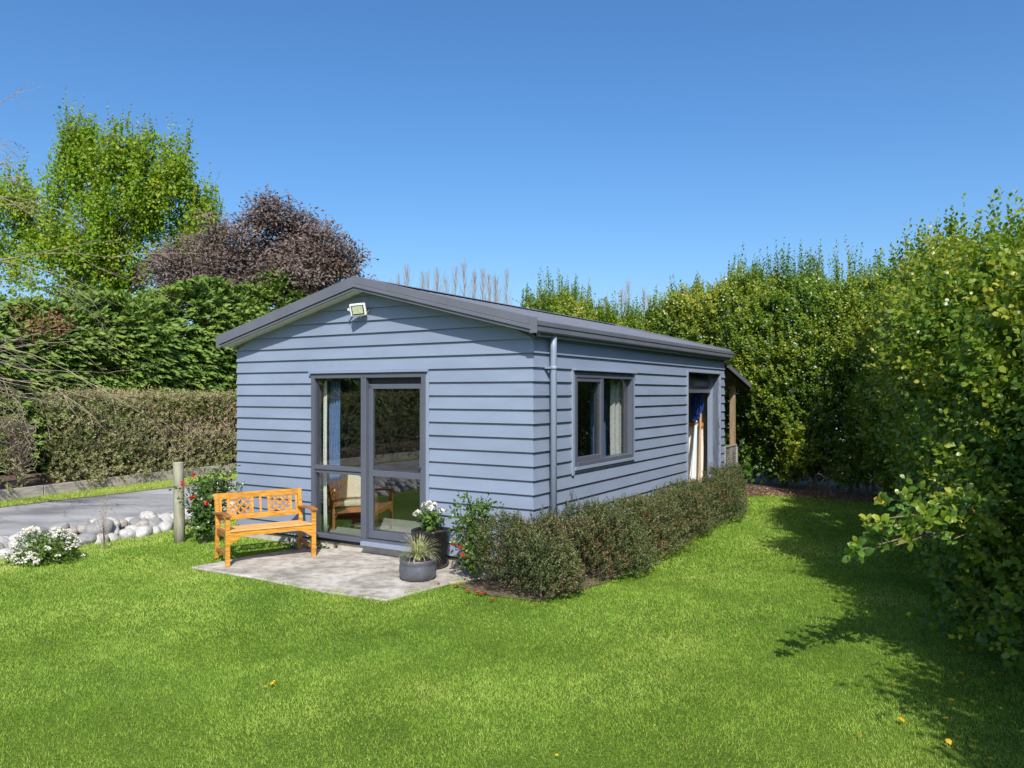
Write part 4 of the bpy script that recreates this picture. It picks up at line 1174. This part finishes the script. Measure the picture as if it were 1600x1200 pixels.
def tree(name, label, base, m, blobs, n_cl, per, leafL, cl_r, trunk_r, spire=0, stretch=(1, 1, 1), cat='tree', nbr=40, wid=0.8, seed=0, flat=0.0, gap=0.41):
    """crown = leaf clusters scattered in ellipsoid blobs (cx, cy, cz, rx, ry, rz, weight), with a trunk and limbs that carry them"""
    o = empty(name, base)
    tag(o, label, cat)
    wts = np.array([b[6] for b in blobs]); wts = wts / wts.sum()
    bi = rng.choice(len(blobs), n_cl, p=wts)
    bb = np.array([b[:6] for b in blobs])[bi]
    c = bb[:, :3] + rvec(n_cl) * (rnd(n_cl) ** 0.42)[:, None] * bb[:, 3:]
    keep = fbm(c * 0.75 + 11, seed) > gap
    c = c[keep]
    n_cl = len(c)
    tn = 0.2 + 0.6 * fbm(c * 0.8, seed + 4) + rng.normal(size=n_cl) * 0.08
    cc = np.repeat(c, per, 0)
    offs = rvec(len(cc)) * (rnd(len(cc)) ** 0.5)[:, None] * cl_r * np.array(stretch)
    p = cc + offs
    a = unit(offs + np.array([0, 0, 0.15 * cl_r]) + rng.normal(size=p.shape) * cl_r * 0.5 - np.array([0, 0, flat * cl_r]))
    nn = np.tile([0.1, -0.8, 0.75], (len(p), 1)) + rng.normal(size=p.shape) * 0.5
    L = leafL * rnd(len(p), 0.6, 1.2)
    T = np.repeat(tn, per) + rng.normal(size=len(p)) * 0.12
    sets = [(p, a, nn, L, L * wid, T)]
    if spire:
        # upright shoots breaking the crown's outline
        k = rng.choice(n_cl, spire, p=unit_p(c[:, 2]))
        d = np.array([0, 0, 1.0]) + rng.normal(size=(spire, 3)) * 0.13
        sets.append(shoots(c[k], d, rnd(spire, 0.6, 1.5), 18, leafL * 0.85, 0.7, rnd(spire, 0.5, 1.0), wid))
    leaves('crown', *join(*sets), m, o, 4)
    mb = MB()
    zc = float(np.percentile(c[:, 2], 20))
    top = Vector((float(c[:, 0].mean()), float(c[:, 1].mean()), float(np.percentile(c[:, 2], 90))))
    spine = [Vector((0, 0, 0)), Vector((top.x * 0.1, top.y * 0.1, zc * 0.6)), Vector((top.x * 0.5, top.y * 0.5, (zc + top.z) * 0.5)), top]
    mb.tube(spine, [trunk_r, trunk_r * 0.8, trunk_r * 0.45, trunk_r * 0.12], 8, False)
    for i in rng.choice(n_cl, min(nbr, n_cl), replace=False):
        q = Vector(c[i])
        f = min(0.95, max(0.25, q.z / max(top.z, 0.1) * 0.6))
        s = spine[0].lerp(spine[1], f * 3) if f < 1 / 3 else spine[1].lerp(spine[2], f * 3 - 1) if f < 2 / 3 else spine[2].lerp(spine[3], f * 3 - 2)
        md = s.lerp(q, 0.5) + Vector((random.gauss(0, .15), random.gauss(0, .15), 0.25))
        mb.tube([s, md, q], [trunk_r * 0.28, trunk_r * 0.16, trunk_r * 0.05], 5, False)
    mb.build('trunk', 'bark', o, 0, True)
    return o
def unit_p(z):
    w = (z - z.min() + 0.1) ** 2
    return w / w.sum()
def at(px, py, d):
    return ((px - 800) / 1220 * d, d, CAM_H + (614.5 - py) / 1220 * d)
def blobs_px(base, d, lst):
    out = []
    for (px, py, rx, ry, wgt) in lst:
        x, y, z = at(px, py, d)
        sx = d / 1220
        out.append((x - base[0], y - base[1] + random.uniform(-1, 1), z - base[2], rx * sx, rx * sx * 0.8, ry * sx, wgt))
    return out
bm = (-16.4, 32.0, 0)
tree('spring_tree', 'tall broad tree with bright yellow green spring leaves behind the conifer screen', bm, 'maple',
     blobs_px(bm, 32, [(180, 330, 95, 115, 3), (100, 360, 60, 105, 2), (265, 330, 65, 85, 2), (40, 400, 60, 105, 1.9), (150, 430, 110, 60, 2), (310, 370, 42, 70, 1.0), (20, 330, 40, 60, 0.7), (335, 395, 34, 55, 0.5), (140, 245, 34, 50, 0.7), (215, 250, 42, 50, 0.8), (285, 270, 30, 40, 0.5), (-60, 430, 80, 110, 1.5)]),
     1500, 46, 0.14, 0.42, 0.28, 620, (0.75, 0.75, 1.7), seed=3, nbr=70, gap=0.44)
bp = (-9.6, 27.0, 0)
tree('purple_tree', 'spreading tree with dusky purple brown leaves behind the cabin roof', bp, 'purple',
     blobs_px(bp, 27, [(435, 390, 75, 50, 2.4), (320, 405, 85, 42, 2.2), (505, 405, 55, 45, 1.8), (250, 415, 40, 30, 0.8), (430, 340, 34, 28, 0.6), (475, 355, 30, 25, 0.4), (540, 410, 28, 32, 0.6), (430, 440, 110, 40, 1.5), (330, 455, 100, 30, 1.2), (370, 380, 55, 38, 0.9), (490, 440, 80, 35, 0.8)]),
     900, 48, 0.15, 0.4, 0.16, 0, (1.5, 1.5, 0.65), seed=9, nbr=90, wid=0.42, flat=0.2, gap=0.35)
br_ = (-12.6, 18.2, 0)
tree('rust_tree', 'small tree with thin rusty brown leaves at the end of the conifer screen', br_, 'rust',
     blobs_px(br_, 18.2, [(20, 505, 50, 35, 1), (-20, 540, 60, 60, 1.2), (60, 500, 34, 22, 0.4)]), 90, 16, 0.1, 0.3, 0.07, 0, seed=19, nbr=60, wid=0.5)

# bare tree at the edge of the drive: its twigs hang across the left of the view
def bare_tree():
    o = empty('bare_tree', (-10.4, 12.6, 0))
    tag(o, 'leafless tree with long pale drooping twigs beside the driveway', 'tree')
    tr = MB()
    tr.tube([(0, 0, 0), (0.1, 0, 1.6), (0.0, 0.1, 3.4), (0.2, 0, 5.2), (0.3, 0, 6.8)], [0.2, 0.17, 0.13, 0.08, 0.03], 9)
    tr.build('trunk', 'bark', o, 0, True)
    mb = MB()
    rs = random.Random(5)
    def twig(p, d, ln, r, lev):
        pts = [p]
        k = 6
        for j in range(k):
            d = (d + Vector((rs.gauss(0, .13), rs.gauss(0, .13), rs.gauss(-0.035, .09)))).normalized()
            pts.append(pts[-1] + d * ln / k)
        mb.tube(pts, [r * (1 - 0.75 * j / k) for j in range(k + 1)], 4 if lev else 5, False)
        if lev < 2:
            for q in range(6 if lev == 0 else 4):
                i = rs.randrange(1, k + 1)
                dd = (d + Vector((rs.gauss(0, .45), rs.gauss(0, .45), rs.gauss(-0.05, .35)))).normalized()
                twig(pts[i], dd, ln * rs.uniform(0.3, 0.55), r * 0.5, lev + 1)
    for i in range(30):
        z = rs.uniform(1.6, 6.6)
        a = rs.uniform(-1.0, 0.7) if i < 22 else rs.uniform(0, 6.28)
        el = rs.uniform(-0.05, 0.3) if z < 4.5 else rs.uniform(0.2, 0.6)
        ln = rs.uniform(2.2, 3.9) if z < 4.4 else rs.uniform(1.2, 2.2)
        twig(Vector((0.1, 0, z)), Vector((math.cos(a) * math.cos(el), math.sin(a) * math.cos(el), math.sin(el))), ln, 0.014, 0)
    mb.build('branches', 'twig', o)['kind'] = 'stuff'
bare_tree()

# bare poplars far behind
def poplar(px, top, d, seed, group):
    rs = random.Random(seed)
    x, y, z = at(px, top, d)
    o = empty('bare_poplar', (x, y, 0))
    tag(o, 'slender leafless poplar in the distant row ' + group, 'tree', 'distant leafless poplars ' + group)
    MB().tube([(0, 0, 0), (0.1, 0, z * 0.5), (0, 0, z)], [0.1, 0.05, 0.01], 5, False).build('trunk', 'poplar', o)
    mb = MB()
    for i in range(95):
        f = rs.uniform(0.25, 0.95)
        a = rs.uniform(0, 6.28)
        r = (1 - f) * rs.uniform(1.6, 3.2) * rs.uniform(0.5, 1) + 0.15
        l = rs.uniform(1.2, 3.0)
        mb.tube([(0.05, 0, z * f), (math.cos(a) * r * 0.6, math.sin(a) * r * 0.6, z * f + l * 0.5), (math.cos(a) * r, math.sin(a) * r, min(z * f + l, z))], [0.022, 0.015, 0.008], 3, False)
    mb.build('branches', 'poplar', o)['kind'] = 'stuff'
prs = random.Random(8)
for i, (px, py) in enumerate([(612, 432), (626, 424), (640, 420), (655, 428), (667, 424), (684, 418), (700, 424), (716, 420), (730, 412), (742, 418), (756, 424), (766, 422), (780, 428), (793, 416)]):
    poplar(px + prs.uniform(-6, 6), py + prs.uniform(-6, 9), 85 + 4 * math.sin(i * 2.1), 100 + i, 'above the cabin roof')
for i, (px, py) in enumerate([(930, 468), (948, 460), (966, 450), (985, 444), (1000, 448), (1016, 452), (1038, 462), (1062, 446), (1078, 450)]):
    poplar(px + prs.uniform(-6, 6), py + prs.uniform(-6, 9), 95 + 4 * math.sin(i * 1.7), 200 + i, 'above the rear hedge')

# neighbour's house just showing over the hedge
nh = empty('neighbour_house', (15.0, 33.0, 0), R(-12))
tag(nh, 'dark roofed house glimpsed over the tall hedge', 'house')
box('wall', 'far_wall', nh, -1.6, 4.0, -2, 4, 0, 5.6)
MB().prism([(-2.0, -2.5, 5.6), (4.4, -2.5, 5.6), (4.4, -2.5, 5.85), (-2.0, -2.5, 6.15)], (0, 7, 0)).build('roof', 'far_roof', nh)
for x in (-1.35, -0.45, 0.6, 1.6):
    w = box('window', 'glass', nh, x, x + 0.7, -2.03, -2.004, 4.7, 5.4)
    box('frame', 'white', w, x - 0.05, x + 0.75, -2.06, -2.032, 5.4, 5.46)

# ------------------------------------------------------------------ post, river stones, flowering bush, weed
post = MB().lathe([(0.072, -0.1), (0.072, 0.3), (0.069, 0.8), (0.068, 1.07), (0.064, 1.085), (0.03, 1.088)], 18).build('fence_post', 'post', None, 0, True)
post.location = (-4.52, 10.62, 0.0)
post.rotation_euler = (R(0.6), R(-0.8), 0)
tag(post, 'round weathered wooden post at the edge of the lawn', 'post')

def stone_mesh(seed, m):
    import bmesh
    bmm = bmesh.new()
    bmesh.ops.create_icosphere(bmm, subdivisions=3, radius=1)
    co = np.array([v.co[:] for v in bmm.verts])
    k = 0.66 + 0.62 * fbm(co * 1.35 + seed * 5.3, seed)
    for v_, q in zip(bmm.verts, k):
        v_.co = v_.co * q
    me = bpy.data.meshes.new('stone')
    bmm.to_mesh(me); bmm.free()
    me.polygons.foreach_set('use_smooth', [True] * len(me.polygons))
    me.materials.append(M[m])
    return me
stone_sets = {'pale': [stone_mesh(i, 'rock') for i in (1, 2, 3)], 'grey': [stone_mesh(i, 'rock_dark') for i in (4, 5)], 'tan': [stone_mesh(i, 'rock_tan') for i in (6, 7)]}
rs = random.Random(12)
spots = []
v = -7.0
while v < 3.8:
    for row in range(5):
        r = rs.uniform(0.17, 0.22) if rs.random() < 0.07 else rs.uniform(0.075, 0.145)
        spots.append((v + rs.uniform(-0.06, 0.06) + 0.11 * (row % 2), 6.05 + row * 0.205 + rs.uniform(-0.06, 0.06), r))
    v += 0.205
for v, u, r in spots:
    kind = rs.choice(['pale', 'pale', 'pale', 'grey', 'tan'])
    o = bpy.data.objects.new('river_stone', rs.choice(stone_sets[kind]))
    col.objects.link(o)
    sz = r * rs.uniform(0.6, 0.9)
    o.scale = (r * rs.uniform(0.95, 1.3), r * rs.uniform(0.85, 1.05), sz)
    o.location = W(v, u, sz * 0.6 - 0.03 + 0.1 * math.exp(-((u - 6.5) / 0.3) ** 2))
    o.rotation_euler = (rs.gauss(0, .2), rs.gauss(0, .2), rs.uniform(0, 6.28))
    size = 'large' if r > 0.16 else 'small'
    tag(o, '%s rounded %s river stone in the border between lawn and driveway' % (size, kind), 'stone', '%s %s river stones edging the driveway' % (size, kind))

wb = empty('white_flower_bush', (-5.6, 9.35, 0))
wb.scale = (0.88, 0.88, 0.8)
tag(wb, 'low rounded bush covered in white blossom by the river stones', 'bush')
n = 620
dv = rvec(n); dv[:, 2] = np.abs(dv[:, 2])
bs = dv * np.array([0.42, 0.34, 0.4]) * (rnd(n) ** 0.4)[:, None] * (0.8 + 0.4 * fbm(dv * 2.2, 5))[:, None] + [0, 0, 0.03]
leaves('foliage', *shoots(bs, dv + rng.normal(size=(n, 3)) * 0.4, rnd(n, 0.05, 0.1), 6, 0.045, 0.9), 'flower_leaf', wb, 4)
n = 620
dv = rvec(n); dv[:, 2] = np.abs(dv[:, 2]) * 1.2 + 0.05; dv = unit(dv)
cen = dv * np.array([0.46, 0.38, 0.46]) * (0.85 + 0.35 * fbm(dv * 2.2, 5))[:, None] + [0, 0, 0.03]
cen = cen[fbm(cen * 6, 15) > 0.48]
cc = np.repeat(cen, 11, 0); q = rvec(len(cc)); q[:, 2] = np.abs(q[:, 2])
leaves('blossom', cc + q * 0.012, q + rng.normal(size=q.shape) * 0.3, q, rnd(len(cc), 0.02, 0.04), 0.026, rnd(len(cc)), 'blossom', wb, 4)
stems_mesh([[(0, 0, 0), tuple(b * 0.5), tuple(b)] for b in bs[:30]], 0.008, 0.003, 4).build('stems', 'bark', wb)['kind'] = 'stuff'

wd = empty('dry_weed', (-5.28, 10.1, 0))
tag(wd, 'thin dry weed standing beside the river stones', 'weed')
paths = []
for i in range(9):
    a = random.uniform(0, 6.28); r = random.uniform(.03, .16); h = random.uniform(.3, .58)
    paths.append([(0, 0, 0), (math.cos(a) * r * 0.5, math.sin(a) * r * 0.5, h * 0.6), (math.cos(a) * r, math.sin(a) * r, h)])
stems_mesh(paths, 0.004, 0.002, 4).build('stems', 'twig', wd)['kind'] = 'stuff'
tp = np.array([p[2] for p in paths]); tp = np.repeat(tp, 16, 0) + rng.normal(size=(len(paths) * 16, 3)) * [0.03, 0.03, 0.08]
leaves('seed_heads', tp, rvec(len(tp)), rvec(len(tp)), 0.022, 0.012, rnd(len(tp)), 'dry', wd, 4)

# ------------------------------------------------------------------ lawn blades, litter, small flowers
def in_poly(x, y, poly):
    c = np.zeros(len(x), bool)
    j = len(poly) - 1
    for i in range(len(poly)):
        xi, yi, xj, yj = poly[i][0], poly[i][1], poly[j][0], poly[j][1]
        t = ((yi > y) != (yj > y)) & (x < (xj - xi) * (y - yi) / (yj - yi + 1e-12) + xi)
        c ^= t
        j = i
    return c
def lawn_blades():
    X, Y, Hs, Ws = [], [], [], []
    for d0, d1, dens, hh, ww in ((2.8, 4.6, 9500, 0.028, 0.004), (4.6, 6.4, 10500, 0.029, 0.0046), (6.4, 9.0, 6500, 0.031, 0.006), (9.0, 12.5, 3400, 0.035, 0.0085), (12.5, 17.5, 1700, 0.04, 0.012)):
        x0, x1 = -0.72 * d1 - 0.3, 0.72 * d1 + 0.3
        n = int((x1 - x0) * (d1 - d0) * dens)
        x, y = rnd(n, x0, x1), rnd(n, d0, d1)
        k = np.abs(x) < 0.72 * y + 0.3
        X.append(x[k]); Y.append(y[k]); Hs.append(np.full(k.sum(), hh)); Ws.append(np.full(k.sum(), ww))
    x, y, h, w = map(np.concatenate, (X, Y, Hs, Ws))
    rx, ry = x - HX, y - HY
    v, u = rx * ca + ry * sa, -rx * sa + ry * ca
    ok = (u < 5.85) & ~((v > -0.02) & (v < 9) & (u > 0) & (u < 4.82)) & ~in_poly(x + 0.14 * (vnoise(np.stack([x * 7, y * 7, 0 * x], 1), 91) - 0.5), y + 0.14 * (vnoise(np.stack([x * 7, y * 7, 0 * x], 1), 93) - 0.5), pat) & ~in_poly(x, y, mul)
    ok &= ~((v > -0.72) & (v < 7.0) & (u > -0.6) & (u < 0.45) & ((u < 0.02) | (v < 0)))
    ok &= x < hedge_x(y) + 0.5
    x, y, h, w, u = x[ok], y[ok], h[ok], w[ok], u[ok]
    n = len(x)
    xy = np.stack([x, y, 0 * x], 1)
    big = fbm(xy * 0.8, 41)
    mid = fbm(xy * 4.0, 43)
    fine = vnoise(xy * 14, 47)
    hgt = h * (0.5 + 0.45 * mid + 0.35 * fine) * rnd(n, 0.6, 1.2)
    lean = rng.normal(size=(n, 2)) * 0.42
    flow = np.stack([np.cos(6 * vnoise(xy * 1.3, 51)), np.sin(6 * vnoise(xy * 1.3, 51))], 1) * 0.25
    a = np.concatenate([lean + flow, np.ones((n, 1))], 1)
    ang = rnd(n, 0, 6.28)
    nn = np.stack([np.cos(ang), np.sin(ang), np.full(n, 0.2)], 1)
    tn = 0.0 + 0.8 * big + 0.34 * (mid - 0.5) + 0.2 * (fine - 0.5) + rng.normal(size=n) * 0.12
    tn = np.where(rnd(n) < 0.03, 0.98, tn)
    tn = tn + np.where(u > 5.3, 0.25, 0)
    g = leaves('lawn_grass', np.stack([x, y, np.where(in_poly(x, y, pat), 0.016, -0.004)], 1), a, nn, hgt, w, tn, 'grass', None, 3)
    tag(g, 'short mown green lawn grass', 'grass', None, 'stuff')
    return n
nblades = lawn_blades()
# verge and strip grass
n = 30000
v = rnd(n, -4, 9); u = rnd(n, 10.85, 11.6) + 0.15 * np.clip(v, 0, 9) * rnd(n)
k = n // 2
u[:k] = rnd(k, 5.75, 6.25); v[:k] = rnd(k, -6, 4)
thin = vnoise(np.stack([v * 1.5, u * 3, 0 * u], 1), 61) > np.where(u < 7, 0.35, 0.0)
v, u = v[thin], u[thin]; n = len(v)
xy = W2(v, u)
g = leaves('verge_blades', np.concatenate([xy, np.full((n, 1), -0.02)], 1), rng.normal(size=(n, 3)) * [0.5, 0.5, 0] + [0, 0, 1], rvec(n), rnd(n, 0.03, 0.08), 0.011, rnd(n, 0.45, 1.0), 'grass', None, 3)
tag(g, 'thin yellowing grass along the driveway edges', 'grass', None, 'stuff')
# bark and dead leaves under the rear hedge
n = 1500
v, u = rnd(n, 8.2, 9.5), rnd(n, -2.6, 0.3)
g = leaves('leaf_litter', np.concatenate([W2(v, u), rnd(n, 0.015, 0.03)[:, None]], 1), rng.normal(size=(n, 3)) * [1, 1, 0.3], rng.normal(size=(n, 3)) * 0.4 + [0, 0, 1], rnd(n, 0.03, 0.07), 0.03, rnd(n), 'litter', None, 4)
tag(g, 'brown leaf litter under the rear hedge', 'leaf litter', None, 'stuff')

def small_flower(name, x, y, z, s, m, label, cat, group):
    k = 14
    a = np.stack([np.cos(np.arange(k) * 2.4), np.sin(np.arange(k) * 2.4), np.linspace(0.15, 0.9, k)], 1)
    o = leaves(name, np.zeros((k, 3)), a, np.array([0, 0, 1.0]) - a * 0.2, s, s * 0.5, rnd(k), 'grass', None, 6)
    o.data.materials.clear(); o.data.materials.append(M[m])
    o.pop('kind', None)
    o.location = (x, y, z)
    tag(o, label, cat, group)
for (px, py, s) in ((425, 1076, 0.02), (415, 1080, 0.011), (428, 1072, 0.014), (870, 1189, 0.012), (944, 1048, 0.008)):
    d = CAM_H * 1220 / (py - 614.5)
    small_flower('dandelion', (px - 800) / 1220 * d, d, 0.03, s, 'yellow', 'yellow dandelion flower open in the lawn', 'flower', 'dandelions in the lawn')
for (px, py, s) in ((685, 912, .02), (712, 915, .03), (731, 924, .03), (745, 927, .035), (752, 928, .03), (758, 926, .022), (769, 938, .03), (838, 945, .02), (848, 934, .016), (726, 905, .02)):
    d = (CAM_H - 0.03) * 1220 / (py - 614.5)
    small_flower('fallen_flower', (px - 800) / 1220 * d, d, 0.03, s, 'orange_red', 'orange red flower fallen on the grass beside the corner shrub', 'flower', 'flowers fallen by the corner shrub')
rs = random.Random(3)
for i in range(22):
    px, py = rs.uniform(1340, 1590), rs.uniform(930, 1190)
    d = (CAM_H - 0.03) * 1220 / (py - 614.5)
    o = bpy.data.objects.new('fallen_leaf', yellow_mesh)
    col.objects.link(o)
    o.location = ((px - 800) / 1220 * d, d, 0.034)
    o.scale = [rs.uniform(0.03, 0.06)] * 3
    o.rotation_euler = (rs.gauss(0, .25), rs.gauss(0, .25), rs.uniform(0, 6.28))
    tag(o, 'yellowed leaf fallen on the shaded lawn by the hedge', 'leaf', 'fallen leaves in the hedge shade')
print('triangles', sum(sum(len(p.vertices) - 2 for p in me.polygons) if len(me.polygons) < 3000 else len(me.loops) - 2 * len(me.polygons) for me in {o.data for o in scene.objects if o.type == 'MESH'}), 'blades', nblades)
